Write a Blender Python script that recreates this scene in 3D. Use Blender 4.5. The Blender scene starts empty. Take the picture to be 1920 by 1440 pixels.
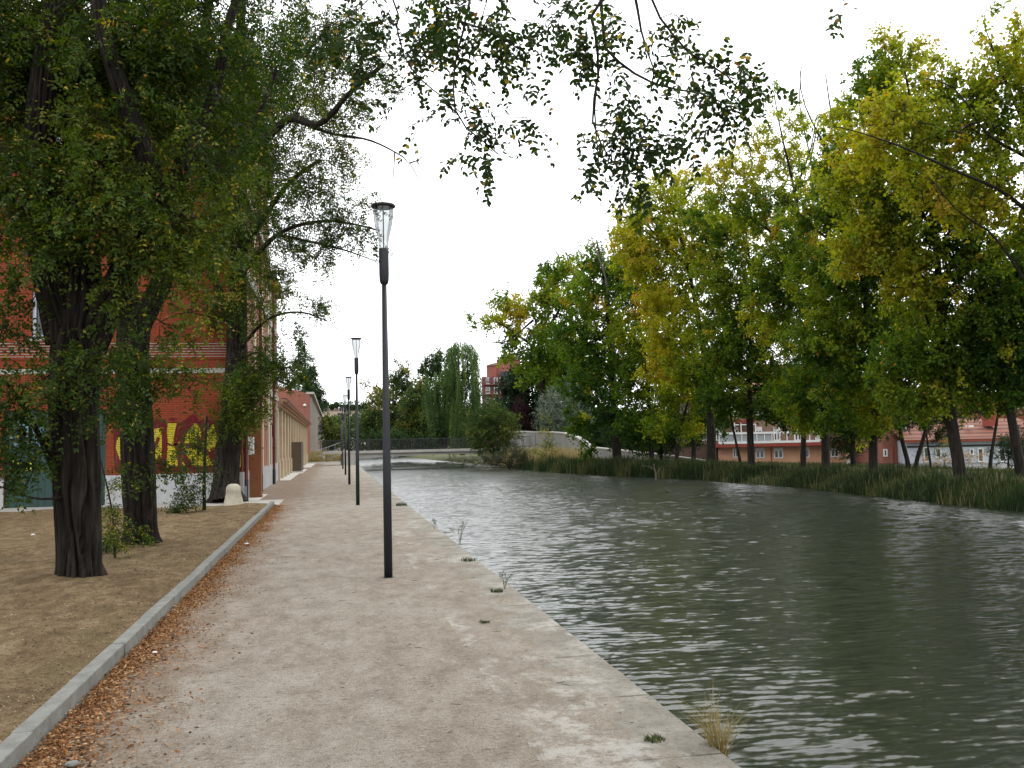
import bpy, bmesh, math
import numpy as np
from mathutils import Vector
rng = np.random.default_rng(7)
sc = bpy.context.scene
col = sc.collection

# ------------------------------------------------------------------ camera frame (used to read sizes and distances off the photo)
F = 1750.; YAW = math.atan((960-626)/F); PIT = math.radians(3.65); ROL = math.radians(1.2); CAMP = np.array([0, 0, 1.6])
fwv = np.array([math.sin(YAW)*math.cos(PIT), math.cos(YAW)*math.cos(PIT), math.sin(PIT)])
_r0 = np.array([math.cos(YAW), -math.sin(YAW), 0]); _u0 = np.cross(_r0, fwv)
UPV = _u0*math.cos(ROL)+_r0*math.sin(ROL); RTV = _r0*math.cos(ROL)-_u0*math.sin(ROL)
def ray(px, py): return fwv + RTV*((px-960)/F) + UPV*((720-py)/F)
def P(px, py, d): return CAMP + ray(px, py)*d
def G(px, py, z=0.):
    r = ray(px, py); return CAMP + r*((z-1.6)/r[2])
def PY(px, py, Y):
    r = ray(px, py); return CAMP + r*(Y/r[1])
def PX(px, py, X):
    r = ray(px, py); return CAMP + r*(X/r[0])

# ------------------------------------------------------------------ object helpers
def tag(o, label=None, cat=None, group=None, kind=None):
    if label: o['label'] = label
    if cat: o['category'] = cat
    if group: o['group'] = group
    if kind: o['kind'] = kind
    return o
def empty(name, loc, rz=0):
    o = bpy.data.objects.new(name, None); col.objects.link(o)
    o.location = tuple(float(v) for v in loc); o.rotation_euler = (0, 0, rz); o.empty_display_size = .2
    return o
def link(name, me, mat, parent=None, world=False):
    o = bpy.data.objects.new(name, me); col.objects.link(o)
    if mat is not None: me.materials.append(mat)
    if parent is not None:
        o.parent = parent
        if world: o.location = tuple(-parent.location[i] for i in range(3))
    return o
def mesh_poly(name, V, k, nf=None, idx=None, attr=None, smooth=False):
    """V (N,3); idx (M,k) polygon vertex indices"""
    me = bpy.data.meshes.new(name)
    V = np.ascontiguousarray(V, dtype=np.float32)
    if idx is None: idx = np.arange(len(V)).reshape(-1, k)
    M = len(idx)
    me.vertices.add(len(V)); me.vertices.foreach_set('co', V.ravel())
    me.loops.add(M*k); me.loops.foreach_set('vertex_index', np.ascontiguousarray(idx, dtype=np.int32).ravel())
    me.polygons.add(M); me.polygons.foreach_set('loop_start', np.arange(0, M*k, k, dtype=np.int32))
    if smooth: me.polygons.foreach_set('use_smooth', np.ones(M, dtype=bool))
    me.update(calc_edges=True)
    if attr is not None:
        for nm, a in attr.items():
            at = me.attributes.new(nm, 'FLOAT', 'POINT'); at.data.foreach_set('value', np.ascontiguousarray(a, dtype=np.float32))
    return me
class MB:
    def __init__(s): s.v = []; s.f = []
    def add(s, vs, fs):
        n = len(s.v); s.v += [tuple(float(c) for c in v) for v in vs]; s.f += [tuple(i+n for i in f) for f in fs]; return s
    def box(s, x0, x1, y0, y1, z0, z1):
        return s.add([(x0,y0,z0),(x1,y0,z0),(x1,y1,z0),(x0,y1,z0),(x0,y0,z1),(x1,y0,z1),(x1,y1,z1),(x0,y1,z1)],
                     [(0,3,2,1),(4,5,6,7),(0,1,5,4),(1,2,6,5),(2,3,7,6),(3,0,4,7)])
    def tube(s, pts, rad, k=8, cap=True):
        pts = [np.array(p, float) for p in pts]; n = len(pts)
        if np.isscalar(rad): rad = [rad]*n
        vs = []; up = None
        for i in range(n):
            t = pts[min(i+1, n-1)]-pts[max(i-1, 0)]; t = t/(np.linalg.norm(t)+1e-9)
            if up is None:
                up = np.array([1., 0, 0]) if abs(t[0]) < .8 else np.array([0, 1., 0])
            a = np.cross(t, up); a /= np.linalg.norm(a)+1e-9; b = np.cross(t, a); up = -b if False else np.cross(a, t)
            for j in range(k):
                th = 2*math.pi*j/k; vs.append(pts[i]+(a*math.cos(th)+b*math.sin(th))*rad[i])
        fs = [(i*k+j, i*k+(j+1) % k, (i+1)*k+(j+1) % k, (i+1)*k+j) for i in range(n-1) for j in range(k)]
        if cap: fs += [tuple(range(k))[::-1], tuple((n-1)*k+j for j in range(k))]
        return s.add(vs, fs)
    def lathe(s, prof, c=(0, 0), k=24, capb=True, capt=True):
        vs = [(c[0]+r*math.cos(2*math.pi*j/k), c[1]+r*math.sin(2*math.pi*j/k), z) for r, z in prof for j in range(k)]
        n = len(prof)
        fs = [(i*k+j, i*k+(j+1) % k, (i+1)*k+(j+1) % k, (i+1)*k+j) for i in range(n-1) for j in range(k)]
        if capb: fs.append(tuple(range(k))[::-1])
        if capt: fs.append(tuple((n-1)*k+j for j in range(k)))
        return s.add(vs, fs)
    def prism(s, pts, d):
        """closed polygon pts (list of xyz) extruded by vector d"""
        n = len(pts); p2 = [tuple(p[i]+d[i] for i in range(3)) for p in pts]
        return s.add(list(pts)+p2, [tuple(range(n))[::-1], tuple(range(n, 2*n))]+[(i, (i+1) % n, n+(i+1) % n, n+i) for i in range(n)])
    def build(s, name, mat, parent=None, world=True, smooth=False, bevel=0):
        me = bpy.data.meshes.new(name); me.from_pydata(s.v, [], s.f); me.update()
        bm = bmesh.new(); bm.from_mesh(me); bmesh.ops.recalc_face_normals(bm, faces=bm.faces)
        if bevel: bmesh.ops.bevel(bm, geom=[e for e in bm.edges], offset=bevel, segments=2, affect='EDGES', profile=.5)
        bm.to_mesh(me); bm.free()
        if smooth:
            for p in me.polygons: p.use_smooth = True
        return link(name, me, mat, parent, world)

# ------------------------------------------------------------------ material helpers
def newmat(name):
    m = bpy.data.materials.new(name); m.use_nodes = True; nt = m.node_tree
    return m, nt, nt.nodes['Principled BSDF']
def N(nt, t, **kw):
    n = nt.nodes.new(t)
    for k, v in kw.items():
        if k in n.inputs: n.inputs[k].default_value = v
        else: setattr(n, k, v)
    return n
def L(nt, a, b): nt.links.new(a, b)
ALB = .80
def c4(c): return (c[0]*ALB, c[1]*ALB, c[2]*ALB, 1)
def ramp(nt, fac, stops, interp='LINEAR'):
    r = nt.nodes.new('ShaderNodeValToRGB'); r.color_ramp.interpolation = interp
    el = r.color_ramp.elements
    while len(el) < len(stops): el.new(.5)
    for e, (p, c) in zip(el, stops): e.position = p; e.color = c4(c)
    L(nt, fac, r.inputs[0]); return r.outputs[0]
def coords(nt, scale=(1, 1, 1), rot=(0, 0, 0)):
    g = N(nt, 'ShaderNodeNewGeometry'); mp = N(nt, 'ShaderNodeMapping'); mp.inputs['Scale'].default_value = scale; mp.inputs['Rotation'].default_value = rot
    L(nt, g.outputs['Position'], mp.inputs['Vector']); return mp.outputs[0]
def noise(nt, vec, scale, detail=4, rough=.6, dist=0):
    n = N(nt, 'ShaderNodeTexNoise'); n.inputs['Scale'].default_value = scale; n.inputs['Detail'].default_value = detail
    n.inputs['Roughness'].default_value = rough; n.inputs['Distortion'].default_value = dist
    L(nt, vec, n.inputs['Vector']); return n.outputs['Fac']
def mixc(nt, fac, a, b, mode='MIX'):
    m = N(nt, 'ShaderNodeMix', data_type='RGBA', blend_type=mode)
    for s, v in ((0, fac), (6, a), (7, b)):
        if hasattr(v, 'is_linked'): L(nt, v, m.inputs[s])
        elif s == 0: m.inputs[0].default_value = v
        else: m.inputs[s].default_value = c4(v)
    return m.outputs[2]
def mth(nt, op, a, b=0., clamp=False):
    m = N(nt, 'ShaderNodeMath', operation=op); m.use_clamp = clamp
    for i, v in ((0, a), (1, b)):
        if hasattr(v, 'is_linked'): L(nt, v, m.inputs[i])
        else: m.inputs[i].default_value = v
    return m.outputs[0]
def sstep(nt, v, a, b):
    m = N(nt, 'ShaderNodeMapRange', interpolation_type='SMOOTHSTEP'); m.inputs[1].default_value = a; m.inputs[2].default_value = b
    L(nt, v, m.inputs[0]); return m.outputs[0]
def bump(nt, b, h, dist=.01, strength=1.):
    n = N(nt, 'ShaderNodeBump'); n.inputs['Distance'].default_value = dist; n.inputs['Strength'].default_value = strength
    L(nt, h, n.inputs['Height']); L(nt, n.outputs[0], b.inputs['Normal'])
def nmat(name, c1, c2, scale=3, rough=.8, bd=0., bs=40, metal=0, stretch=(1, 1, 1), c3=None, spec=.3):
    m, nt, b = newmat(name); v = coords(nt, stretch)
    n1 = noise(nt, v, scale, 6, .65)
    c = ramp(nt, n1, [(.32, c1), (.68, c2)])
    if c3 is not None: c = mixc(nt, sstep(nt, noise(nt, v, scale*5.3, 5, .7), .55, .72), c, c3)
    L(nt, c, b.inputs['Base Color']); b.inputs['Roughness'].default_value = rough; b.inputs['Metallic'].default_value = metal
    b.inputs['Specular IOR Level'].default_value = spec
    if bd: bump(nt, b, noise(nt, v, bs, 4, .7), bd)
    return m
def flat(name, c, rough=.6, metal=0, spec=.4):
    return nmat(name, tuple(x*.88 for x in c), tuple(min(1, x*1.1) for x in c), 9, rough, metal=metal, spec=spec)

def brickmat(name, axis, c1, c2, mort, bw=.25, rh=.07, paint=None):
    m, nt, b = newmat(name)
    g = N(nt, 'ShaderNodeNewGeometry'); s = N(nt, 'ShaderNodeSeparateXYZ'); L(nt, g.outputs['Position'], s.inputs[0])
    cb = N(nt, 'ShaderNodeCombineXYZ'); L(nt, s.outputs[axis], cb.inputs[0]); L(nt, s.outputs[2], cb.inputs[1])
    br = N(nt, 'ShaderNodeTexBrick'); L(nt, cb.outputs[0], br.inputs['Vector'])
    br.inputs['Scale'].default_value = 1; br.inputs['Brick Width'].default_value = bw; br.inputs['Row Height'].default_value = rh
    br.inputs['Mortar Size'].default_value = .009; br.inputs['Mortar Smooth'].default_value = .3
    br.inputs['Color1'].default_value = c4(c1); br.inputs['Color2'].default_value = c4(c2); br.inputs['Mortar'].default_value = c4(mort)
    p = g.outputs['Position']
    n1 = noise(nt, p, .7, 5, .6)
    c = mixc(nt, mth(nt, 'MULTIPLY', sstep(nt, n1, .35, .75), .45), br.outputs['Color'], tuple(x*.55 for x in c1))
    mp = N(nt, 'ShaderNodeMapping'); mp.inputs['Scale'].default_value = (3, 3, .25); L(nt, p, mp.inputs['Vector'])
    c = mixc(nt, mth(nt, 'MULTIPLY', sstep(nt, noise(nt, mp.outputs[0], 1.3, 5, .6), .55, .8), .3), c, (.5, .42, .38))
    L(nt, c, b.inputs['Base Color']); b.inputs['Roughness'].default_value = .85; b.inputs['Specular IOR Level'].default_value = .25
    inv = mth(nt, 'SUBTRACT', 1, br.outputs['Fac'])
    bump(nt, b, inv, .008)
    return m

def leafmat(name, stops, transl=.35, rough=.6, spec=.14):
    m, nt, b = newmat(name)
    at = N(nt, 'ShaderNodeAttribute', attribute_name='tint')
    c = ramp(nt, at.outputs['Fac'], stops)
    L(nt, c, b.inputs['Base Color']); b.inputs['Roughness'].default_value = rough; b.inputs['Specular IOR Level'].default_value = spec
    tr = N(nt, 'ShaderNodeBsdfTranslucent'); c2 = mixc(nt, .25, c, (.9, .8, .1), 'MULTIPLY')
    hs = N(nt, 'ShaderNodeHueSaturation', Saturation=1.15, Value=1.5); L(nt, c, hs.inputs['Color']); L(nt, hs.outputs[0], tr.inputs['Color'])
    mx = N(nt, 'ShaderNodeMixShader'); mx.inputs[0].default_value = transl
    L(nt, b.outputs[0], mx.inputs[1]); L(nt, tr.outputs[0], mx.inputs[2])
    L(nt, mx.outputs[0], nt.nodes['Material Output'].inputs['Surface'])
    return m
LEAFST = [(0, (.022, .05, .011)), (.3, (.058, .118, .015)), (.5, (.155, .23, .022)), (.68, (.38, .40, .032)), (.84, (.42, .33, .04)), (1, (.50, .22, .04))]
M = {}
M['robinia'] = leafmat('robinia_leaf', [(0, (.016, .034, .008)), (.4, (.036, .066, .010)), (.72, (.09, .13, .016)), (.86, (.2, .2, .03)), (.95, (.42, .32, .05)), (1, (.24, .09, .04))], .35)
M['distant'] = leafmat('distant_leaf', [(0, (.018, .038, .014)), (.3, (.036, .07, .018)), (.5, (.07, .11, .024)), (.68, (.19, .20, .035)), (.84, (.36, .29, .05)), (1, (.4, .2, .06))], .35)
M['poplar'] = leafmat('poplar_leaf', LEAFST, .48)
M['willow'] = leafmat('willow_leaf', [(0, (.04, .08, .025)), (.5, (.09, .15, .04)), (1, (.2, .26, .06))], .35)
M['dark'] = leafmat('dark_leaf', [(0, (.015, .032, .014)), (.5, (.032, .065, .022)), (1, (.07, .11, .03))], .25)
M['greygreen'] = leafmat('grey_green_leaf', [(0, (.025, .036, .018)), (.5, (.06, .075, .04)), (1, (.13, .14, .09))], .25)
M['silver'] = leafmat('silver_leaf', [(0, (.09, .12, .085)), (.5, (.17, .21, .15)), (1, (.28, .32, .24))], .25)
M['purple'] = leafmat('purple_leaf', [(0, (.025, .012, .015)), (1, (.08, .03, .035))], .25)
M['reed'] = leafmat('reed_blade', [(0, (.012, .026, .009)), (.5, (.03, .055, .015)), (.8, (.09, .10, .03)), (1, (.24, .20, .10))], .25)
M['straw'] = leafmat('straw_blade', [(0, (.12, .12, .04)), (.5, (.3, .23, .1)), (1, (.42, .34, .18))], .25)
M['litter'] = leafmat('fallen_leaf', [(0, (.05, .028, .016)), (.35, (.21, .085, .032)), (.7, (.40, .20, .08)), (1, (.52, .38, .22))], .15, .8)
M['debris'] = leafmat('dry_debris', [(0, (.025, .018, .013)), (.5, (.10, .065, .04)), (.8, (.22, .14, .075)), (.93, (.42, .33, .22)), (1, (.6, .52, .42))], .0, .9)
def barkmat(name, a, b_, c):
    m, nt, b = newmat(name); v = coords(nt, (9, 9, 1.1)); w = coords(nt, (40, 40, 6))
    n1 = noise(nt, v, 1.6, 6, .7, .6); n2 = noise(nt, w, 1, 5, .7)
    cc = ramp(nt, n1, [(.35, a), (.52, b_), (.68, c)]); cc = mixc(nt, mth(nt, 'MULTIPLY', n2, .5), cc, a)
    L(nt, cc, b.inputs['Base Color']); b.inputs['Roughness'].default_value = .9; b.inputs['Specular IOR Level'].default_value = .2
    h = mth(nt, 'ADD', n1, mth(nt, 'MULTIPLY', n2, .4)); bump(nt, b, h, .03); return m
M['bark'] = barkmat('furrowed_bark', (.009, .007, .005), (.026, .020, .015), (.062, .050, .040))
M['bark_dark'] = barkmat('poplar_bark', (.014, .011, .009), (.035, .028, .022), (.07, .06, .05))
M['bark_pale'] = barkmat('dead_wood', (.12, .1, .08), (.22, .19, .16), (.34, .3, .26))
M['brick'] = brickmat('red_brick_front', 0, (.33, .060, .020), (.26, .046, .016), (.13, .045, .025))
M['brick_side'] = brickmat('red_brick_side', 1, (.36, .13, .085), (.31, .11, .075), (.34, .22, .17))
M['brick_far'] = brickmat('red_brick_far', 0, (.36, .12, .08), (.3, .1, .07), (.32, .2, .16))
M['brick_yellow'] = brickmat('yellow_painted_brick', 0, (.62, .52, .02), (.55, .47, .02), (.17, .13, .02))
M['maroon'] = brickmat('maroon_painted_brick', 0, (.16, .012, .014), (.14, .01, .012), (.10, .015, .012))
M['plinth'] = nmat('painted_stone_plinth', (.36, .36, .36), (.52, .52, .52), 2.3, .8, .006, 30, c3=(.30, .22, .16))
M['band'] = nmat('stone_band', (.34, .33, .29), (.45, .43, .38), 4, .8)
M['stone'] = nmat('weathered_limestone', (.36, .32, .24), (.52, .48, .38), 5, .85, .01, 30, c3=(.16, .14, .11))
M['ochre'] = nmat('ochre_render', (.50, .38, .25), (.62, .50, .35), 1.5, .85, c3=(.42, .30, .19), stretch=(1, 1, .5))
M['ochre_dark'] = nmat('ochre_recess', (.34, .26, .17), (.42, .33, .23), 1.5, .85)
M['cornice'] = nmat('brick_cornice', (.36, .18, .11), (.5, .32, .2), 3, .85, stretch=(1, 1, 6))
M['corten'] = nmat('weathering_steel', (.20, .075, .03), (.27, .10, .045), 2.5, .75, c3=(.15, .055, .03))
M['pipe_red'] = flat('red_painted_pipe', (.13, .02, .016), .5)
M['black'] = flat('black_metal', (.025, .025, .028), .45)
M['lamp'] = nmat('anthracite_paint', (.013, .014, .018), (.019, .020, .026), 12, .5, spec=.3)
M['steel'] = nmat('galvanised_steel', (.25, .26, .27), (.4, .41, .42), 8, .4, metal=.7)
M['white'] = flat('white_paint', (.75, .75, .73), .5)
M['winglass'] = flat('window_glass', (.03, .035, .045), .1, spec=.6)
M['concrete'] = nmat('concrete', (.36, .34, .31), (.48, .46, .42), 1.3, .85, .004, 40, c3=(.28, .26, .23))
M['concrete_light'] = nmat('pale_concrete', (.52, .50, .46), (.64, .62, .57), 1.3, .85)
M['granite'] = nmat('granite_kerb', (.15, .15, .135), (.25, .25, .23), 7, .8, .003, 160, c3=(.095, .09, .072))
M['reedmat'] = nmat('reed_screen', (.12, .085, .06), (.26, .19, .14), 5, .9, .01, 20, stretch=(12, 12, .6))
M['salmon'] = nmat('salmon_render', (.60, .32, .19), (.68, .38, .235), 1, .85)
M['whitewash'] = nmat('whitewash_render', (.42, .46, .51), (.55, .59, .64), 1.5, .85)
M['redpaint'] = nmat('red_painted_trim', (.24, .042, .028), (.31, .06, .036), 3, .7)
def tilemat():
    m, nt, b = newmat('clay_roof_tiles'); v = coords(nt, (1, 1, 1))
    s = N(nt, 'ShaderNodeSeparateXYZ'); L(nt, v, s.inputs[0])
    w = N(nt, 'ShaderNodeTexWave', wave_type='BANDS', bands_direction='Z'); w.inputs['Scale'].default_value = 1.15; w.inputs['Distortion'].default_value = .3; w.inputs['Detail'].default_value = 2
    L(nt, v, w.inputs['Vector'])
    c = mixc(nt, sstep(nt, w.outputs['Fac'], .1, .6), (.06, .018, .012), (.22, .072, .04)); c = mixc(nt, mth(nt, 'MULTIPLY', noise(nt, v, 3, 5, .7), .5), c, (.20, .075, .04))
    L(nt, c, b.inputs['Base Color']); b.inputs['Roughness'].default_value = .85; bump(nt, b, w.outputs['Fac'], .06); return m
M['tiles'] = tilemat()
# graffiti door
M['teal'] = nmat('painted_metal_door', (.018, .045, .04), (.03, .075, .065), 2, .5, stretch=(6, 1, .3))
M['tagyellow'] = flat('neon_yellow_spray', (.55, .62, .03), .5)
M['tagblue'] = flat('pale_blue_spray', (.13, .24, .30), .5)
M['tagblack'] = flat('black_spray', (.02, .02, .02), .6)

# ------------------------------------------------------------------ ground materials
def gravelmat(coping=False):
    m, nt, b = newmat('gravel' if not coping else 'quay_stone'); v = coords(nt)
    vs = coords(nt, (1, .55, 1))
    big = noise(nt, vs, .55, 5, .6, .4); mid = noise(nt, vs, 3.6, 9, .76, .3); fine = noise(nt, v, 30, 7, .82); fin2 = noise(nt, v, 95, 4, .8)
    c = ramp(nt, mid, [(.32, (.20, .168, .132)), (.5, (.325, .277, .222)), (.68, (.43, .39, .335))])
    c = mixc(nt, mth(nt, 'MULTIPLY', sstep(nt, big, .45, .7), .5), c, (.46, .43, .375))
    c = mixc(nt, mth(nt, 'MULTIPLY', sstep(nt, fine, .52, .68), .65), c, (.50, .46, .41))
    c = mixc(nt, mth(nt, 'MULTIPLY', sstep(nt, fin2, .53, .60), .8), c, (.085, .062, .045))
    c = mixc(nt, mth(nt, 'MULTIPLY', sstep(nt, fine, .46, .34), .65), c, (.12, .09, .065))
    s = N(nt, 'ShaderNodeSeparateXYZ'); L(nt, v, s.inputs[0])
    # brown tread of leaf dust along the kerb
    kb = mth(nt, 'ADD', s.outputs[0], mth(nt, 'MULTIPLY', mth(nt, 'SUBTRACT', mid, .5), 1.4))
    c = mixc(nt, mth(nt, 'MULTIPLY', sstep(nt, kb, -.75, -1.45), .55), c, (.20, .125, .075))
    h = mth(nt, 'ADD', mth(nt, 'MULTIPLY', fine, .6), mth(nt, 'ADD', mth(nt, 'MULTIPLY', fin2, .5), mid))
    if coping:
        st = ramp(nt, noise(nt, v, 2.5, 6, .65), [(.3, (.21, .19, .155)), (.52, (.32, .295, .25)), (.75, (.47, .45, .40))])
        st = mixc(nt, mth(nt, 'MULTIPLY', sstep(nt, noise(nt, v, 18, 5, .7), .5, .68), .6), st, (.12, .12, .095))
        # joints between stones every 1.15 m
        f = mth(nt, 'FRACT', mth(nt, 'MULTIPLY', s.outputs[1], .87)); j = sstep(nt, mth(nt, 'ABSOLUTE', mth(nt, 'SUBTRACT', f, .5)), .488, .496)
        st = mixc(nt, j, st, (.10, .085, .065))
        e = mth(nt, 'ADD', s.outputs[0], mth(nt, 'MULTIPLY', mth(nt, 'SUBTRACT', noise(nt, coords(nt, (1, .8, 1)), 1.9, 6, .68), .5), 1.7))
        k = sstep(nt, e, 1.48, 1.72)
        c = mixc(nt, k, c, st)
        wp = mth(nt, 'MULTIPLY', sstep(nt, noise(nt, coords(nt, (1, .6, 1)), 1.1, 6, .7), .51, .60), sstep(nt, noise(nt, v, 9, 6, .75), .40, .55))
        c = mixc(nt, mth(nt, 'MULTIPLY', wp, .55), c, (.60, .58, .535))
    va = coords(nt, (.75, 1.25, 1)); sp1 = noise(nt, va, 17, 9, .86, .2); sp2 = noise(nt, coords(nt, (.8, 1.2, 1.3)), 26, 9, .88)
    st1 = .38 if coping else .75
    c = mixc(nt, mth(nt, 'MULTIPLY', sstep(nt, sp1, .545, .60), st1), c, (.10, .072, .05))
    c = mixc(nt, mth(nt, 'MULTIPLY', sstep(nt, sp2, .44, .39), st1*.9), c, (.62, .58, .51))
    c = mixc(nt, mth(nt, 'MULTIPLY', sstep(nt, sp2, .57, .61), st1*.8), c, (.17, .11, .07))
    L(nt, c, b.inputs['Base Color']); b.inputs['Roughness'].default_value = .95; b.inputs['Specular IOR Level'].default_value = .15
    bump(nt, b, h, .02); return m
M['gravel'] = gravelmat(); M['coping'] = gravelmat(True)
def soilmat():
    m, nt, b = newmat('sandy_soil'); v = coords(nt); vs = coords(nt, (1, .5, 1))
    big = noise(nt, vs, .9, 5, .65, .5); mid = noise(nt, vs, 5, 9, .76, .3); fine = noise(nt, v, 45, 5, .75)
    c = ramp(nt, mid, [(.34, (.09, .060, .031)), (.5, (.18, .125, .067)), (.66, (.29, .215, .125))])
    c = mixc(nt, mth(nt, 'MULTIPLY', sstep(nt, big, .5, .68), .55), c, (.13, .105, .05))
    c = mixc(nt, mth(nt, 'MULTIPLY', sstep(nt, fine, .55, .67), .6), c, (.38, .30, .19))
    c = mixc(nt, mth(nt, 'MULTIPLY', sstep(nt, fine, .44, .34), .6), c, (.07, .045, .025))
    L(nt, c, b.inputs['Base Color']); b.inputs['Roughness'].default_value = .95; b.inputs['Specular IOR Level'].default_value = .1
    bump(nt, b, mth(nt, 'ADD', mid, mth(nt, 'MULTIPLY', fine, .6)), .03); return m
M['soil'] = soilmat()
M['grassground'] = nmat('grassy_ground', (.05, .065, .02), (.12, .12, .045), 1.2, .95, .03, 12, c3=(.16, .10, .05))
M['rubble'] = nmat('rubble_earth', (.28, .2, .12), (.42, .34, .24), .8, .95, .04, 6, c3=(.12, .12, .04))
M['hillmat'] = nmat('dry_hillside', (.22, .16, .12), (.32, .25, .19), .03, .95, c3=(.17, .16, .09), stretch=(1, .4, 5))
def watermat():
    m, nt, b = newmat('canal_water')
    b.inputs['Base Color'].default_value = (.019, .024, .016, 1); b.inputs['Roughness'].default_value = .11; b.inputs['IOR'].default_value = 1.40
    v = coords(nt, (.45, 1.1, 1), (0, 0, math.radians(10)))
    a = noise(nt, v, 3.2, 3, .55, .35); c = noise(nt, v, 9, 3, .6, .2)
    pat = sstep(nt, noise(nt, coords(nt, (.35, 1, 1)), .22, 3, .5), .3, .7)
    h = mth(nt, 'ADD', a, mth(nt, 'MULTIPLY', c, .34))
    h = mth(nt, 'MULTIPLY', h, mth(nt, 'ADD', mth(nt, 'MULTIPLY', pat, .6), .6))
    bump(nt, b, h, .075)
    # true wave slopes for wavelets finer than the modelled ones (a bump fades with distance, these do not)
    nt.nodes.remove([q for q in nt.nodes if q.type == 'BUMP'][0])
    def slope(sc, amp, dt=3):
        q = N(nt, 'ShaderNodeTexNoise'); q.inputs['Scale'].default_value = sc; q.inputs['Detail'].default_value = dt; q.inputs['Roughness'].default_value = .6; q.inputs['Distortion'].default_value = .25; L(nt, v, q.inputs['Vector'])
        s = N(nt, 'ShaderNodeVectorMath', operation='SUBTRACT'); L(nt, q.outputs['Color'], s.inputs[0]); s.inputs[1].default_value = (.5, .5, .5)
        m2 = N(nt, 'ShaderNodeVectorMath', operation='MULTIPLY'); L(nt, s.outputs[0], m2.inputs[0]); m2.inputs[1].default_value = (amp*.7, amp, 0); return m2.outputs[0]
    sy_ = N(nt, 'ShaderNodeSeparateXYZ'); L(nt, coords(nt), sy_.inputs[0])
    g = N(nt, 'ShaderNodeNewGeometry'); a1 = N(nt, 'ShaderNodeVectorMath', operation='ADD'); L(nt, slope(4.2, 1.05), a1.inputs[0]); L(nt, slope(13, .9, 2), a1.inputs[1])
    k = mth(nt, 'MULTIPLY', mth(nt, 'ADD', .62, mth(nt, 'MULTIPLY', pat, .5)), mth(nt, 'ADD', .50, mth(nt, 'MULTIPLY', sstep(nt, sy_.outputs[1], 7, 34), .8))); L(nt, mth(nt, 'ADD', .14, mth(nt, 'MULTIPLY', sstep(nt, sy_.outputs[1], 4, 30), .10)), b.inputs['Roughness'])
    sc_ = N(nt, 'ShaderNodeVectorMath', operation='SCALE'); L(nt, a1.outputs[0], sc_.inputs[0]); L(nt, k, sc_.inputs['Scale'])
    ad = N(nt, 'ShaderNodeVectorMath', operation='ADD'); L(nt, g.outputs['Normal'], ad.inputs[0]); L(nt, sc_.outputs[0], ad.inputs[1])
    nm = N(nt, 'ShaderNodeVectorMath', operation='NORMALIZE'); L(nt, ad.outputs[0], nm.inputs[0]); L(nt, nm.outputs[0], b.inputs['Normal']); return m
M['water'] = watermat()

# ------------------------------------------------------------------ setting
QX = 1.93; WX = -2.82; KX = -1.60; WZ = -.45
def sheet(name, x0, x1, y0, y1, z, mat, nx=1, ny=1, fn=None):
    xs = np.linspace(x0, x1, nx+1); ys = np.linspace(y0, y1, ny+1)
    X, Y = np.meshgrid(xs, ys); Z = np.full_like(X, z) if fn is None else fn(X, Y)
    V = np.stack([X, Y, Z], -1).reshape(-1, 3); i = np.arange(nx*ny); r, c = i//nx, i % nx; a = r*(nx+1)+c
    me = mesh_poly(name, V, 4, idx=np.stack([a, a+1, a+nx+2, a+nx+1], 1), smooth=True)
    return tag(link(name, me, mat), kind='structure')
sheet('ground', -1500, 1500, -200, 1800, -1.6, M['grassground'])
def bankxy():
    pts = [(17.6, -30), (17.7, 5), (17.8, 22), (18.15, 27.5), (19.1, 36.5), (18.6, 45), (16.9, 53), (15.6, 58), (14.8, 65), (14.9, 73), (14.7, 80.5), (14.2, 104), (13.4, 133), (12.6, 170), (11.5, 230), (10, 300)]
    return np.array(pts, float)
BANK = bankxy()
def resample(pts, step):
    pts = np.asarray(pts, float); s = np.r_[0, np.cumsum(np.linalg.norm(np.diff(pts, axis=0), axis=1))]
    n = max(2, int(s[-1]/step)+1); t = np.linspace(0, s[-1], n)
    return np.stack([np.interp(t, s, pts[:, i]) for i in range(pts.shape[1])], 1)
BK = resample(BANK, 1.0)
for _ in range(3): BK[1:-1] = (BK[:-2]+2*BK[1:-1]+BK[2:])/4
def bank_at(Y): return np.interp(Y, BK[:, 1], BK[:, 0])
# water sheet
ys_ = [2.4]
while ys_[-1] < 62: ys_.append(ys_[-1]+max(.022, ys_[-1]*.0032))
ys_ = np.array(ys_); xs_ = QX-.3+np.arange(0, 19.6, .065); XX, YY = np.meshgrid(xs_, ys_); HH = np.zeros_like(XX); dyy = np.gradient(ys_)[:, None]
wr = np.random.default_rng(5)
for q in range(160):
    lam = .062*2.2**(wr.uniform(0, 2.8)); an = math.radians(wr.normal(84, 19)); kx, ky = math.cos(an)*2*math.pi/lam, math.sin(an)*2*math.pi/lam
    att = np.clip((lam/np.maximum(dyy, .065*abs(math.cos(an)))-2.2)/1.2, 0, 1); gm = .55+.45*np.sin(XX*wr.uniform(.2, .9)+YY*wr.uniform(.15, .6)+wr.uniform(0, 6.28))
    if lam > .17: gm = gm*np.clip((YY-6)/16, .16, 1.25)
    HH += lam*(.0052+.0012*np.clip((YY-8)/14, 0, 1))*att*gm*np.sin(kx*XX+ky*YY+wr.uniform(0, 6.28)+.6*np.sin(XX*.8+YY*.5+q))
edge = np.clip((ys_[-1]-YY)/6, 0, 1)*np.clip((YY-2.4)/1, 0, 1); HH *= edge*np.clip((xs_[-1]-XX)/1.5, 0, 1)
nx_ = len(xs_); ii = np.arange((nx_-1)*(len(ys_)-1)); r0_, c0_ = ii//(nx_-1), ii % (nx_-1); a0_ = r0_*nx_+c0_
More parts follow.
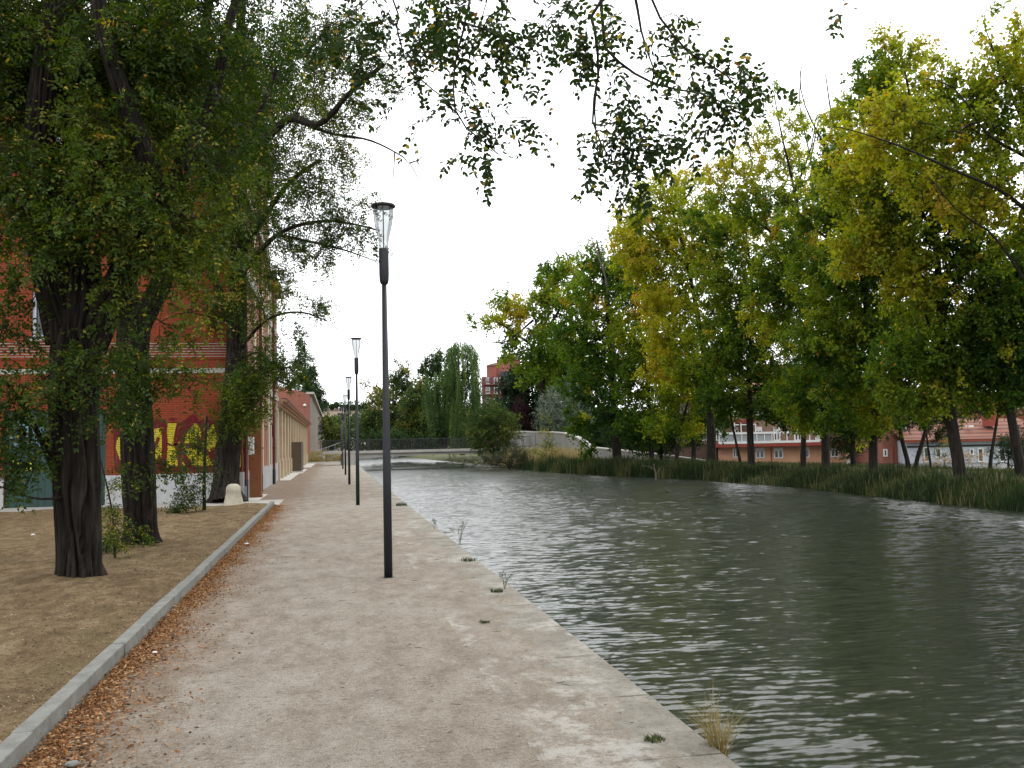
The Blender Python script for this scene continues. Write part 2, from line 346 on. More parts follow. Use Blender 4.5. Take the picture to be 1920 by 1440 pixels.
WV = [np.stack([XX, YY, WZ+HH], -1).reshape(-1, 3)]; WI = [np.stack([a0_, a0_+1, a0_+nx_+1, a0_+nx_], 1)]; nw = len(WV[0])
for x0, x1, y0, y1 in ((xs_[-1], 45, 2.4, ys_[-1]), (QX-.3, 45, ys_[-1], 320), (QX-.3, 45, -30, 2.4)):
    WV.append(np.array([(x0, y0, WZ), (x1, y0, WZ), (x1, y1, WZ), (x0, y1, WZ)])); WI.append(np.array([[nw, nw+1, nw+2, nw+3]])); nw += 4
tag(link('water', mesh_poly('water', np.vstack(WV), 4, idx=np.vstack(WI), smooth=True), M['water']), kind='structure')
sheet('canal_bed', QX-.2, 40, -30, 320, -1.5, M['soil'])
# far bank: lofted along the waterline
offs = [(-.6, -1.2), (0, -.42), (.5, -.12), (1.3, .06), (3, .14), (6, .16), (9.5, -.1), (15, -.8), (23, -1.3), (40, -1.3), (300, -1.3)]
wob = np.interp(np.arange(len(BK)), np.arange(0, len(BK)+6, 3), rng.uniform(-.25, .25, len(np.arange(0, len(BK)+6, 3))))
V = []
for o, z in offs:
    V.append(np.stack([BK[:, 0]+o+wob*(1 if o < 2 else .3), BK[:, 1]+np.clip(BK[:, 1]-200, 0, 100)*0, np.full(len(BK), z)+rng.normal(0, .02, len(BK))], 1))
V = np.stack(V, 0); no, nb = V.shape[:2]
idx = np.array([(i*nb+j, (i+1)*nb+j, (i+1)*nb+j+1, i*nb+j+1) for i in range(no-1) for j in range(nb-1)])
tag(link('far_bank', mesh_poly('far_bank', V.reshape(-1, 3), 4, idx=idx, smooth=True), M['grassground']), kind='structure')
def bank_z(o): return float(np.interp(o, [a for a, _ in offs], [b for _, b in offs]))
# left side
sheet('gravel_path', -45, 1.0, -12, 98, 0, M['gravel'])
mb = MB(); mb.add([(1.0, -12, .0), (QX, -12, 0), (QX, 98, 0), (1.0, 98, 0)], [(0, 1, 2, 3)])
tag(mb.build('quay_coping', M['coping']), kind='structure')
# quay wall: rough face made of coping blocks
V = []; ys = np.arange(-12, 98.01, .3833)
j1 = rng.normal(0, .012, len(ys)); j2 = rng.normal(0, .03, len(ys))
rows = [(QX-.02, 0.0), (QX+.0, -.004), (QX+.012, -.03), (QX+.01, -.2), (QX-.02, -.24), (QX+.03, -.5), (QX+.05, -1.5)]
V = np.stack([np.stack([np.full(len(ys), x)+(j1 if k > 0 else 0)*(k < 5)+(j2 if k > 4 else 0), ys, np.full(len(ys), z)+(0 if k != 1 else -abs(j1)*.3)], 1) for k, (x, z) in enumerate(rows)], 0)
nb = len(ys); idx = np.array([(i*nb+j, i*nb+j+1, (i+1)*nb+j+1, (i+1)*nb+j) for i in range(len(rows)-1) for j in range(nb-1)])
tag(link('quay_wall', mesh_poly('quay_wall', V.reshape(-1, 3), 4, idx=idx), M['coping']), kind='structure')
# tree bed
def bedz(X, Y):
    z = .085 + .02*np.sin(X*1.3+Y*.6)+.015*np.sin(Y*2.1-X)+.012*np.sin(X*5+Y*3.1)
    for tx, ty, a in ((-3.3, 12.2, .07), (-3.5, 16.4, .07), (-3.3, 29.6, .12), (-3.1, 23.8, .05)):
        z = z+a*np.exp(-((X-tx)**2+(Y-ty)**2)/.9)
    z = z-.03*np.exp(-((X-(KX-.13))/.25)**2)
    return z
sheet('tree_bed_soil', -30, KX-.09, -10, 26.9, .1, M['soil'], 180, 220, bedz)
mb = MB(); mb.box(-30, KX-.1, 26.9, 27.05, -.2, .03); tag(mb.build('bed_edging', M['concrete']), kind='structure')
sheet('building_apron', -30, WX+1.25, 27.05, 30.2, .006, M['concrete'])
for i, (y0, y1, w) in enumerate([(30.2, 34.0, .5), (48, 60.5, .62), (60.5, 72, .8), (78, 97, .9)]):
    sheet('wall_apron', WX-.1, WX+w, y0, y1, .008, M['concrete_light'])
# kerb: granite blocks, one after the other
kr = empty('granite_kerb', (KX, 0, 0)); tag(kr, kind='structure')
protos = []
for q in range(4):
    m_ = MB(); m_.box(-.105, 0, 0, 1.146, -.1, .118)
    o = m_.build('kerb_stone', M['granite'], kr, False, bevel=.006); protos.append(o)
y = -6.; i = 0
while y < 26.8:
    o = protos[i] if i < 4 else protos[i % 4].copy()
    if i >= 4: col.objects.link(o)
    o.parent = kr; o.location = (rng.normal(0, .004)-.004*(y-5), y, rng.normal(0, .003)); o.rotation_euler = (rng.normal(0, .001), 0, .004+rng.normal(0, .002))
    y += 1.15; i += 1
# left terrain past the path end
def tz(X, Y): return .0+.35*np.clip((Y-98)/6, 0, 1)+.25*np.sin(X*.9)*np.sin(Y*.35)*np.clip((Y-97)/5, 0, 1)+.7*np.clip((Y-104)/60, 0, 1)
sheet('rubble_ground', -45, QX, 98, 320, 0, M['rubble'], 60, 120, tz)
mb = MB(); mb.box(-2.8, 1.2, 97.2, 98.1, -.1, .12); tag(mb.build('path_end_kerb', M['concrete_light']), kind='structure')
# hill
def hz(X, Y):
    r = np.clip((Y-560)/110, 0, 1); r = r*r*(3-2*r)
    return -1.3+r*(31+2.0*np.sin(X*.011+1)+1.2*np.sin(X*.05))*np.clip(1-np.abs(X+60)/900, 0, 1)
sheet('hill', -700, 800, 540, 800, 0, M['hillmat'], 150, 40, hz)

# ------------------------------------------------------------------ foliage machinery
def unit(v): return v/(np.linalg.norm(v, axis=-1, keepdims=True)+1e-9)
def leaves_mesh(C, D, Nn, Ln, Wd, tint, k=4):
    """C base point, D direction, Nn approx normal, lengths and widths -> polygon leaves"""
    D = unit(D); S = unit(np.cross(D, Nn)); Nn = unit(np.cross(S, D)); Ln = Ln[:, None]; Wd = Wd[:, None]
    if k == 4:
        prof = [(0, 0, 0), (.42, .5, .10), (1, 0, -.05), (.42, -.5, .10)]
    else:
        prof = [(0, 0, 0), (.16, .33, .07), (.5, .5, .10), (.86, .33, .03), (1, 0, -.04), (.86, -.33, .03), (.5, -.5, .10), (.16, -.33, .07)]
    k = len(prof)
    V = np.stack([C+D*Ln*a+S*Wd*b+Nn*Wd*c for a, b, c in prof], 1)
    return V.reshape(-1, 3), k, np.repeat(tint, k)
def frusta(A, B, ra, rb, k=4):
    t = unit(B-A); ref = np.where(np.abs(t[:, 2:3]) < .9, np.array([[0, 0, 1.]]), np.array([[1., 0, 0]]))
    a = unit(np.cross(t, ref)); b = np.cross(t, a); n = len(A); th = 2*np.pi*np.arange(k)/k
    ring = a[:, None]*np.cos(th)[None, :, None]+b[:, None]*np.sin(th)[None, :, None]
    V = np.concatenate([A[:, None]+ring*ra[:, None, None], B[:, None]+ring*rb[:, None, None]], 1)
    j = np.arange(k); f = np.stack([j, (j+1) % k, (j+1) % k+k, j+k], 1)
    idx = (np.arange(n)*2*k)[:, None, None]+f[None]
    return V.reshape(-1, 3), idx.reshape(-1, 4)
def smooth_path(pts, step):
    pts = np.asarray(pts, float)
    if len(pts) > 2:
        # Catmull-Rom
        p = np.vstack([2*pts[0]-pts[1], pts, 2*pts[-1]-pts[-2]]); out = []
        for i in range(1, len(p)-2):
            for t in np.linspace(0, 1, 8, endpoint=False):
                out.append(.5*((2*p[i])+(-p[i-1]+p[i+1])*t+(2*p[i-1]-5*p[i]+4*p[i+1]-p[i+2])*t*t+(-p[i-1]+3*p[i]-3*p[i+1]+p[i+2])*t**3))
        out.append(pts[-1]); pts = np.array(out)
    return resample(pts, step)
def barktube(pts, r0, r1, k=10, flare=0, furrow=0., seed=0, gnarl=.03):
    """continuous limb with furrows and root flare. pts: (n,3)"""
    r_ = np.random.default_rng(seed); n = len(pts)
    s = np.r_[0, np.cumsum(np.linalg.norm(np.diff(pts, axis=0), axis=1))]; u = s/s[-1]
    rad = r0+(r1-r0)*u**.85
    T = unit(np.gradient(pts, axis=0)); ref = np.array([1., 0, 0]) if abs(T[0][0]) < .8 else np.array([0, 1., 0])
    th = 2*np.pi*np.arange(k)/k; V = np.zeros((n, k, 3)); a = ref
    ph = r_.uniform(0, 6.28, 8); fr = r_.integers(2, 5, 4)
    for i in range(n):
        b = np.cross(T[i], a); b /= np.linalg.norm(b); a = np.cross(b, T[i])
        rr = rad[i]*(1+gnarl*np.sin(th*2+ph[0]+s[i]*1.1)+gnarl*.8*np.sin(th*3+ph[1]-s[i]*.8)+gnarl*.7*math.sin(s[i]*3+ph[2]))
        if furrow:
            w = .5*np.sin(s[i]*2.3+th*2+ph[3])+.35*np.sin(s[i]*5.1+th*3+ph[4])
            nf = max(7, int(rad[0]*50))
            f1 = np.abs(np.sin(th*nf*.5+w*1.6+ph[5])); f2 = np.abs(np.sin(th*nf*.85+w*2.3+s[i]*1.2+ph[6]))
            rr = rr-furrow*rad[i]*(1-f1)**2.2-furrow*.6*rad[i]*(1-f2)**2
        if flare:
            rr = rr*(1+flare*np.exp(-max(0, s[i]-.08)/.22)*(1+.6*np.sin(th*fr[0]+ph[7])+.35*np.sin(th*5+ph[1])))
        V[i] = pts[i]+a*(np.cos(th)*rr)[:, None]+b*(np.sin(th)*rr)[:, None]
    j = np.arange(k); f = np.stack([j, (j+1) % k, (j+1) % k+k, j+k], 1)
    idx = (np.arange(n-1)*k)[:, None, None]+f[None]
    V = V.reshape(-1, 3); idx = idx.reshape(-1, 4)
    top = len(V)-k; V = np.vstack([V, pts[-1]]); tip = len(V)-1
    capi = np.array([(top+jj, top+(jj+1) % k, tip, tip) for jj in range(k)])[:, :4]
    return V, idx, (rad, capi)
def snoise(X, s=1.):
    return (np.sin(X[:, 0]*1.3*s+X[:, 2]*.7*s+1)+np.sin(X[:, 1]*1.1*s-X[:, 2]*1.5*s+2.1)+np.sin((X[:, 0]+X[:, 1])*2.3*s+X[:, 2]*1.9*s)*.7)/2.7

def tree(name, label, cat, group, base, paths, blobs, leaf=None, mat='poplar', bark='bark_dark', tint=(.4, .2, .12), spots=(),
         sub=6, per=7, lsub=.5, L_=.09, W_=.075, droop=0., compound=None, k=4, twigk=3, furrow=0., flare=.35, trk=12, step=.35,
         tipr=.006, seed=None, twigmesh=True, rexp=.42, bare=(), wsub=None, maxr=None, shell=.55):
    """paths: list of (points, r0, r1); blobs: list of (centre, (rx,ry,rz), n). World coordinates."""
    global rng
    r_ = np.random.default_rng(seed if seed is not None else rng.integers(1 << 30))
    root = empty(name, base); tag(root, label, cat, group)
    bV = []; bI = []; nv = 0
    node = []; par = []; fixr = []
    for pi, (pts, ra, rb) in enumerate(paths):
        pp = smooth_path(pts, step if pi else step*.5)
        V_, I_, (rad, cap) = barktube(pp, ra, rb, max(6, trk if pi == 0 or ra > .08 else 7), flare if pi == 0 else 0, furrow if ra > .06 else 0, int(r_.integers(1 << 20)))
        bV.append(V_); bI.append(I_+nv); nv += len(V_)
        st = len(node)
        use = pp[::2] if pi == 0 else pp
        rr = rad[::2] if pi == 0 else rad
        s0 = int(len(use)*(.35 if pi == 0 else .15))
        for i in range(s0, len(use)):
            node.append(use[i]); par.append(-1 if i == s0 else len(node)-2); fixr.append(rr[i])
    node = [np.array(p) for p in node]
    # clusters
    C = []
    for c, r, n in blobs:
        c = np.array(c, float); d = unit(r_.normal(size=(n, 3))); q = r_.uniform(0, 1, n)**shell
        C.append(c+d*q[:, None]*np.array(r))
    clust = np.vstack(C) if C else np.zeros((0, 3))
    leafc = []; leafd = []
    if len(clust):
        arr = np.zeros((len(node)+len(clust)*4+8, 3)); arr[:len(node)] = node; cnt = len(node)
        d0 = np.array([np.min(np.linalg.norm(arr[:cnt]-c, axis=1)) for c in clust]); order = np.argsort(d0)
        for ci in order:
            c = clust[ci]; dv = c-arr[:cnt]; dist = np.linalg.norm(dv, axis=1)
            cost = dist+np.maximum(0, -dv[:, 2])*.5*(1-min(1, droop*2))
            j = int(np.argmin(cost)); a = arr[j]; dd = dist[j]
            m = 1 if dd < .35*max(1, lsub) else (2 if dd < 1.2*lsub else 3)
            prev = j
            for q in range(1, m+1):
                t = q/m; pnt = a+(c-a)*t+np.array([0, 0, 1])*(.12*dd*math.sin(math.pi*t))+r_.normal(0, .035*dd, 3)*(q < m)
                arr[cnt] = pnt; par.append(prev); fixr.append(0); prev = cnt; cnt += 1
            leafc.append(arr[cnt-1]); leafd.append(unit((c-a)[None])[0])
        arr = arr[:cnt]; par = np.array(par); fixr = np.array(fixr)
        w = np.zeros(cnt); isleaf = np.ones(cnt); w += 0
        tips = {}
        ncount = np.zeros(cnt)
        ncount[:] = 0
        for i in range(cnt-1, -1, -1):
            if fixr[i] == 0:
                ncount[i] = max(ncount[i], 1)
                if par[i] >= 0: ncount[par[i]] += ncount[i]
        rad = tipr*np.maximum(ncount, 1)**rexp
        if maxr: rad = np.minimum(rad, maxr)
        e = np.where(fixr == 0)[0]; p = par[e]
        ra = np.where(fixr[p] > 0, np.minimum(rad[e]*1.25, np.maximum(fixr[p]*.8, rad[e])), np.minimum(rad[p], rad[e]*1.35))
        V_, I_ = frusta(arr[p], arr[e], ra, rad[e], 5 if twigk > 3 else 4)
        bV.append(V_); bI.append(I_+nv); nv += len(V_)
        leafc = np.array(leafc); leafd = np.array(leafd)
        # sub twigs
        n = len(leafc); sd = unit(leafd[:, None]*.7+r_.normal(size=(n, sub, 3))*.75+np.array([0, 0, -droop*1.2+.1])); sl = lsub*r_.uniform(.45, 1.1, (n, sub, 1))
        A = np.repeat(leafc[:, None], sub, 1); Bm = A+sd*sl*.55+np.array([0, 0, .0]); B = A+sd*sl+np.array([0, 0, -droop])*sl*.6
        if twigmesh:
            for a_, b_, r1_, r2_ in ((A, Bm, .8, .6), (Bm, B, .6, .3)):
                V_, I_ = frusta(a_.reshape(-1, 3), b_.reshape(-1, 3), np.full(n*sub, tipr*r1_), np.full(n*sub, tipr*r2_), 3)
                bV.append(V_); bI.append(I_+nv); nv += len(V_)
        cn = np.clip(tint[0]+tint[1]*snoise(leafc, .9)+r_.normal(0, tint[2]*.9, n), 0, 1)
        if mat == 'poplar' and len(clust) > 60: cn = np.where((r_.uniform(size=n) < .05) & (snoise(leafc, 1.7) > .0), .84, cn)
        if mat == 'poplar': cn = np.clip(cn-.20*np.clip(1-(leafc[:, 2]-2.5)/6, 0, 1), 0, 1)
        for sc_, sr_, st_ in spots:
            dd = np.linalg.norm(leafc-np.array(sc_), axis=1); kf = np.clip(1.3-dd/sr_, 0, 1); cn = cn*(1-kf)+st_*kf
        if compound is None:
            t = r_.uniform(.12, 1.03, (n, sub, per, 1)); base_ = np.where(t < .55, A[:, :, None]+(Bm-A)[:, :, None]*t/.55, Bm[:, :, None]+(B-Bm)[:, :, None]*(t-.55)/.45)
            base_ = base_+r_.normal(0, L_*.35, (n, sub, per, 3))
            D = unit(sd[:, :, None]*.5+r_.normal(size=(n, sub, per, 3))*.7+np.array([0, 0, -.25-droop]))
            Nn = unit(r_.normal(size=D.shape)+np.array([0, 0, .8]))
            m_ = n*sub*per; ln = L_*r_.uniform(.7, 1.25, m_); wd = W_*r_.uniform(.75, 1.2, m_)
            tt = np.repeat(cn, sub*per)+r_.normal(0, tint[2], m_)
            odd = r_.uniform(size=m_) < (tint[3] if len(tint) > 3 else .03); tt[odd] = np.maximum(tt[odd], r_.uniform(.8, 1, odd.sum()))
            LV, k_, LT = leaves_mesh(base_.reshape(-1, 3), D.reshape(-1, 3), Nn.reshape(-1, 3), ln, wd, np.clip(tt, 0, 1), k)
        else:
            # compound leaves: per rachises on each twig, `compound` pairs of leaflets
            t = r_.uniform(.1, 1., (n, sub, per, 1)); rb = A[:, :, None]+(B-A)[:, :, None]*t
            rd = unit(sd[:, :, None]*.6+r_.normal(size=(n, sub, per, 3))*.75+np.array([0, 0, -.35-droop])); rl = r_.uniform(.10, .19, (n, sub, per, 1))*(L_/.038)
            rd = rd.reshape(-1, 3); rb = rb.reshape(-1, 3); rl = rl.reshape(-1, 1); q = len(rb)
            side = unit(np.cross(rd, r_.normal(size=(q, 3))+np.array([0, 0, 1.5]))); nn = np.cross(side, rd)
            cs, ds, ns = [], [], []
            for pq in range(compound):
                f = .25+.7*pq/max(1, compound-1); pos = rb+rd*rl*f+np.array([0, 0, -1])*(rl*f*f*.25)
                for sg in (-1, 1):
                    cs.append(pos); ds.append(unit(side*sg+rd*.45+np.array([0, 0, -.25])+r_.normal(0, .18, (q, 3)))); ns.append(nn+r_.normal(0, .35, (q, 3)))
            cs.append(rb+rd*rl+np.array([0, 0, -1])*(rl*.25)); ds.append(rd+r_.normal(0, .2, (q, 3))); ns.append(nn)
            nl = len(cs); cs = np.stack(cs, 1).reshape(-1, 3); ds = np.stack(ds, 1).reshape(-1, 3); ns = np.stack(ns, 1).reshape(-1, 3)
            keep = r_.uniform(size=len(cs)) < .86
            tt = np.repeat(np.repeat(cn, sub*per)+r_.normal(0, tint[2], n*sub*per), nl)+r_.normal(0, .05, len(cs))
            odd = r_.uniform(size=len(cs)) < (tint[3] if len(tint) > 3 else .05); tt[odd] = r_.uniform(.82, 1, odd.sum())
            cs, ds, ns, tt = cs[keep], ds[keep], ns[keep], tt[keep]
            LV, k_, LT = leaves_mesh(cs, ds, ns, L_*r_.uniform(.7, 1.2, len(cs)), W_*r_.uniform(.8, 1.2, len(cs)), np.clip(tt, 0, 1), k)
            V_, I_ = frusta(rb, rb+rd*rl+np.array([0, 0, -1])*(rl*.25), np.full(q, .0012), np.full(q, .0008), 3)
            if twigmesh and k != 4: bV.append(V_); bI.append(I_+nv); nv += len(V_)
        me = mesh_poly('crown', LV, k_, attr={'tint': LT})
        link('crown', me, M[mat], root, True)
    tv = np.vstack(bV); ti = np.vstack(bI)
    me = mesh_poly('trunk', tv, 4, idx=ti, smooth=True)
    link('trunk', me, M[bark], root, True)
    return root

def pxb(lst, dens=1.0):
    """(px, py, radius_px, depth, n) -> blobs"""
    out = []
    for px, py, rp, d, n in lst:
        r = rp*d/F; out.append((P(px, py, d), (r, r*.95, r*.9), max(3, int(n*dens))))
    return out
#PART2
M['old_concrete'] = nmat('weathered_concrete', (.20, .19, .175), (.28, .27, .25), 1.1, .9, .004, 40, c3=(.14, .135, .12), stretch=(1, 1, .5))
M['beige'] = nmat('beige_brick_render', (.20, .13, .09), (.28, .19, .14), 2, .85)
# ------------------------------------------------------------------ big brick building (left)
def wall_open(mb, u0, u1, z0, z1, ops, emit):
    """emit(u0,u1,z0,z1) for the solid pieces round rectangular openings; ops (u0,u1,z0,z1) sorted, columns may repeat"""
    us = sorted(set([u0, u1]+[o[0] for o in ops]+[o[1] for o in ops]))
    for a, b in zip(us[:-1], us[1:]):
        hs = sorted([(o[2], o[3]) for o in ops if o[0] <= a+1e-6 and o[1] >= b-1e-6]); z = z0
        for h0, h1 in hs:
            if h0 > z: emit(a, b, z, h0)
            z = h1
        if z < z1: emit(a, b, z, z1)
FY = 30.0
def fx(px, py=800): return float(PY(px, py, FY)[0])
def fz(py, px=300): return float(PY(px, py, FY)[2])
B1 = empty('brick_building', (-8, 30.2, 0)); tag(B1, 'tall red brick building with stone bands and yellow graffiti on its end wall', 'building')
wins = []
for pxa, pxb_ in ((60, 112),):
    xa, xb = fx(pxa, 600), fx(pxb_, 600)
    wins += [(xa, xb, fz(634), fz(548)), (xa, xb, fz(330), fz(235))]
wins += [(fx(60, 600)-6.4, fx(112, 600)-6.4, fz(634), fz(548))]
dx0, dx1, dz1 = fx(8, 850), fx(198, 850), fz(768, 100)
mb = MB(); TOP = 13.6
ops = wins+[(dx0, dx1, 0, dz1)]
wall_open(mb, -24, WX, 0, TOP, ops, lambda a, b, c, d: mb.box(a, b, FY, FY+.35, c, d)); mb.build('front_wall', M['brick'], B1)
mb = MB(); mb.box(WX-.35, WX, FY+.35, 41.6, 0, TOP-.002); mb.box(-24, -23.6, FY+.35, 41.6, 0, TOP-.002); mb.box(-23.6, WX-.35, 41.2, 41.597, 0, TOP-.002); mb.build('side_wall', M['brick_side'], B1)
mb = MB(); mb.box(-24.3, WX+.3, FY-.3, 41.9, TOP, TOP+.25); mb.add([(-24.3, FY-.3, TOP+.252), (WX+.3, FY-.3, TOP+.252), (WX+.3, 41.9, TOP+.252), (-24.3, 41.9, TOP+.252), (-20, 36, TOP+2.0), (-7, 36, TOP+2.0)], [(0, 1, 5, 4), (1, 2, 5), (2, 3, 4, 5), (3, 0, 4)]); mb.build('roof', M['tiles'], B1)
pz = fz(886, 420)
mb = MB(); mb.box(-24.05, dx0, FY-.05, FY-.001, -.05, pz); mb.box(dx1, WX+.05, FY-.05, FY-.001, -.05, pz); mb.box(WX+.001, WX+.05, FY, 48, -.05, pz); mb.build('plinth', M['plinth'], B1)
b0, b1 = fz(700, 300), fz(691, 300)
mb = MB(); mb.box(-24.03, WX+.03, FY-.03, FY-.001, b0, b1); mb.build('stone_band', M['band'], B1)
mb = MB()
zt, zb = fz(641, 300), fz(674, 300)
h = (zt-zb)/7
for i in range(7):
    o_ = .035+.022*i
    mb.box(-24, WX+o_, FY-o_, FY-.001, zb+i*h+(.018 if i else 0), zb+(i+1)*h)
mb.build('brick_cornice', M['brick'], B1)
mb = MB()
for i in range(7): mb.box(-24, WX+.04, FY-.033-.022*i, FY-.002, zb+i*h-.001, zb+i*h+.0175) if i else None
mb.build('mortar_joint', M['band'], B1)
for a, b, c, d in wins:
    f = MB()
    for q in ((a, a+.09, c, d), (b-.09, b, c, d), (a+.09, b-.09, d-.09, d), (a+.09, b-.09, c, c+.09), ((a+b)/2-.04, (a+b)/2+.04, c+.09, d-.09)):
        f.box(q[0], q[1], FY+.08, FY+.15, q[2], q[3])
    w = f.build('window', flat('pale_blue_window_frame', (.5, .58, .68)) if 'wf' not in M else M['wf'], B1); M['wf'] = w.data.materials[0]
    g = MB(); g.box(a, b, FY+.16, FY+.18, c, d); o = g.build('pane', M['winglass'], w, False)
    o = MB(); o.box(a-.12, b+.12, FY-.12, FY+.08, c-.1, c-.002); o.build('sill', M['band'], w, False)
dr = MB(); dr.box(dx0, dx1, FY+.10, FY+.16, 0, dz1)
x = dx0
while x < dx1-.05: dr.box(x+.02, x+.10, FY+.085, FY+.0995, .03, dz1-.03); x += .2
door = dr.build('garage_door', M['teal'], B1)
# graffiti ----------------------------------------------------------------
def fpoly(mb, pts, Y, t=.004): mb.prism([(float(PY(px, py, FY)[0]), Y, float(PY(px, py, FY)[2])) for px, py in pts], (0, t, 0))
def z4(pts): return [(x/4, 700+y/4) for x, y in pts]       # from the 4x enlargement of the wall
def stroke(mb, pts, w, Y, t=.003):
    pts = smooth_path(np.array([(float(PY(px, py, FY)[0]), float(PY(px, py, FY)[2])) for px, py in pts]), .03)
    tg = np.gradient(pts, axis=0); tg /= np.linalg.norm(tg, axis=1, keepdims=True)+1e-9; nn = np.stack([-tg[:, 1], tg[:, 0]], 1)*w/2
    n = len(pts); a = pts+nn; b = pts-nn
    vs = [(p[0], Y, p[1]) for p in a]+[(p[0], Y, p[1]) for p in b]+[(p[0], Y-t, p[1]) for p in a]+[(p[0], Y-t, p[1]) for p in b]
    fs = []
    for i in range(n-1): fs += [(2*n+i, 2*n+i+1, 3*n+i+1, 3*n+i), (i, n+i, n+i+1, i+1), (i, i+1, 2*n+i+1, 2*n+i), (n+i, 3*n+i, 3*n+i+1, n+i+1)]
    mb.add(vs, fs)
mb = MB()
fpoly(mb, z4([(850, 420), (900, 380), (1010, 372), (1100, 395), (1160, 350), (1215, 345), (1240, 372), (1330, 362), (1380, 395), (1430, 352), (1470, 310), (1480, 355), (1560, 350), (1640, 372), (1740, 420), (1800, 400), (1815, 440), (1815, 735), (1700, 738), (1500, 730), (1200, 742), (860, 735)]), FY-.009)
g1 = mb.build('graffiti', M['maroon'], B1)
mb = MB()
for s_ in ([(1258, 376), (1365, 374), (1335, 430), (1318, 510), (1350, 520), (1340, 590), (1360, 640), (1390, 690), (1250, 694), (1244, 600), (1250, 470)],
           [(1140, 420), (1210, 410), (1222, 470), (1230, 560), (1215, 650), (1195, 600), (1165, 690), (1120, 690), (1130, 520)],
           [(1440, 378), (1475, 376), (1500, 410), (1510, 470), (1480, 520), (1440, 530), (1430, 545), (1400, 560), (1440, 560), (1500, 575), (1560, 620), (1600, 690), (1480, 698), (1400, 680), (1362, 610), (1345, 520), (1370, 440)],
           [(1600, 380), (1620, 440), (1625, 520), (1600, 590), (1570, 585), (1545, 560), (1505, 545), (1530, 500), (1560, 430)],
           [(1640, 440), (1700, 450), (1760, 520), (1740, 600), (1660, 590)],
           [(1700, 640), (1770, 600), (1808, 610), (1808, 700), (1690, 700)],
           [(880, 480), (960, 470), (985, 560), (970, 640), (900, 650), (870, 560)],
           [(1000, 440), (1070, 450), (1090, 560), (1070, 680), (1010, 670), (1030, 560)]):
    fpoly(mb, z4(s_), FY-.014)
mb.build('letter_fill', M['brick_yellow'], g1, False)
mb = MB()
stroke(mb, z4([(1150, 400), (1160, 360), (1200, 350), (1225, 380), (1210, 410)]), .05, FY-.012); stroke(mb, z4([(1268, 345), (1300, 338), (1330, 342)]), .05, FY-.012); stroke(mb, z4([(1300, 345), (1296, 358)]), .05, FY-.012)
stroke(mb, z4([(1375, 390), (1430, 350), (1470, 322)]), .22, FY-.012)
for s_, w_ in (([(1445, 372), (1392, 430), (1366, 520), (1382, 610), (1425, 690)], .13), ([(1392, 548), (1455, 540), (1510, 560), (1560, 610)], .16), ([(1345, 372), (1328, 450), (1320, 520), (1345, 600), (1352, 695)], .14), ([(1500, 400), (1540, 372), (1610, 370), (1650, 430)], .12), ([(1228, 400), (1236, 520), (1228, 690)], .16), ([(1250, 520), (1290, 540), (1330, 530)], .05), ([(1590, 560), (1610, 620), (1625, 700)], .14), ([(1470, 470), (1500, 500), (1540, 500)], .09), ([(1120, 640), (1160, 560), (1190, 480)], .10), ([(1240, 700), (1250, 760)], .04), ([(1480, 715), (1490, 770)], .04)): stroke(mb, z4(s_), w_, FY-.019, .003); stroke(mb, z4([(1560, 385), (1650, 360), (1700, 400), (1690, 440)]), .05, FY-.012)
mb.build('graffiti_outline', M['maroon'], g1, False)
mb = MB(); yy = FY+.083
tagpts = [[(120, 660), (95, 648), (78, 668), (95, 690), (112, 705), (95, 722), (65, 715)], [(132, 672), (135, 715)], [(133, 655), (134, 658)], [(148, 672), (160, 715), (175, 672)], [(185, 695), (215, 690), (212, 672), (192, 672), (186, 700), (200, 722), (230, 712)]]
for s_ in tagpts: stroke(mb, z4(s_), .13, yy-.012, .01)
mb.build('spray_tag', M['tagyellow'], door, False)
mb = MB()
for s_ in ([(92, 500), (100, 430), (130, 385), (170, 370), (205, 395), (215, 450), (205, 510), (170, 535), (130, 530), (105, 505)], [(290, 530), (285, 470), (300, 420), (340, 400), (385, 415), (400, 460), (390, 520)], [(230, 380), (235, 520)], [(400, 400), (430, 380), (470, 400), (480, 520)]):
    stroke(mb, z4(s_), .16, yy-.012, .01)
for k_ in range(10): stroke(mb, z4([(112+k_*9, 420+abs(k_-5)*6), (112+k_*9, 510-abs(k_-5)*4)]), .07, yy-.008, .006)
for k_ in range(11): stroke(mb, z4([(296+k_*9, 470), (298+k_*9, 555)]), .07, yy-.008, .006)
mb.build('spray_drawing', M['tagblue'], door, False)
# side wall dressings
def sy(px): return float(PX(px, 700, WX)[1])
bz = float(PX(492, 589, WX)[2]); bz2 = float(PX(492, 470, WX)[2])
for a in (FY+.35, 33.6, 37.0, 40.6):
    mb = MB(); mb.box(WX+.001, WX+.09, a, a+.75, pz+.002, TOP-.01); mb.build('pilaster', M['ochre'], B1)
mb = MB(); mb.box(WX+.001, WX+.14, FY+.05, 41.6, bz, bz+.32); mb.box(WX+.001, WX+.14, FY+.05, 41.6, bz2, bz2+.32); mb.build('string_course', M['band'], B1)
def downpipe(name_, x, y, z1, parent, mat):
    mb = MB(); mb.tube([(x, y, .62), (x, y, z1)], .055, 10); 
    for zz in np.arange(1.6, z1, 1.9): mb.box(x-.08, x+.08, y-.02, y+.075, zz, zz+.05)
    p = mb.build(name_, mat, parent, smooth=False)
    mb = MB(); mb.tube([(x, y, .0), (x, y, .66)], .068, 10); mb.build('pipe_shoe', M['black'], p, False)
downpipe('downpipe', WX+.10, 30.28, TOP-.1, B1, M['pipe_red'])
downpipe('downpipe', WX+.11, 36.2, TOP-.1, B1, M['pipe_red'])
mb = MB(); mb.box(WX+.02, WX+.30, 30.5, 30.8, 1.42, 1.98); ub = mb.build('meter_box', M['white'], B1, bevel=.01)
mb = MB()
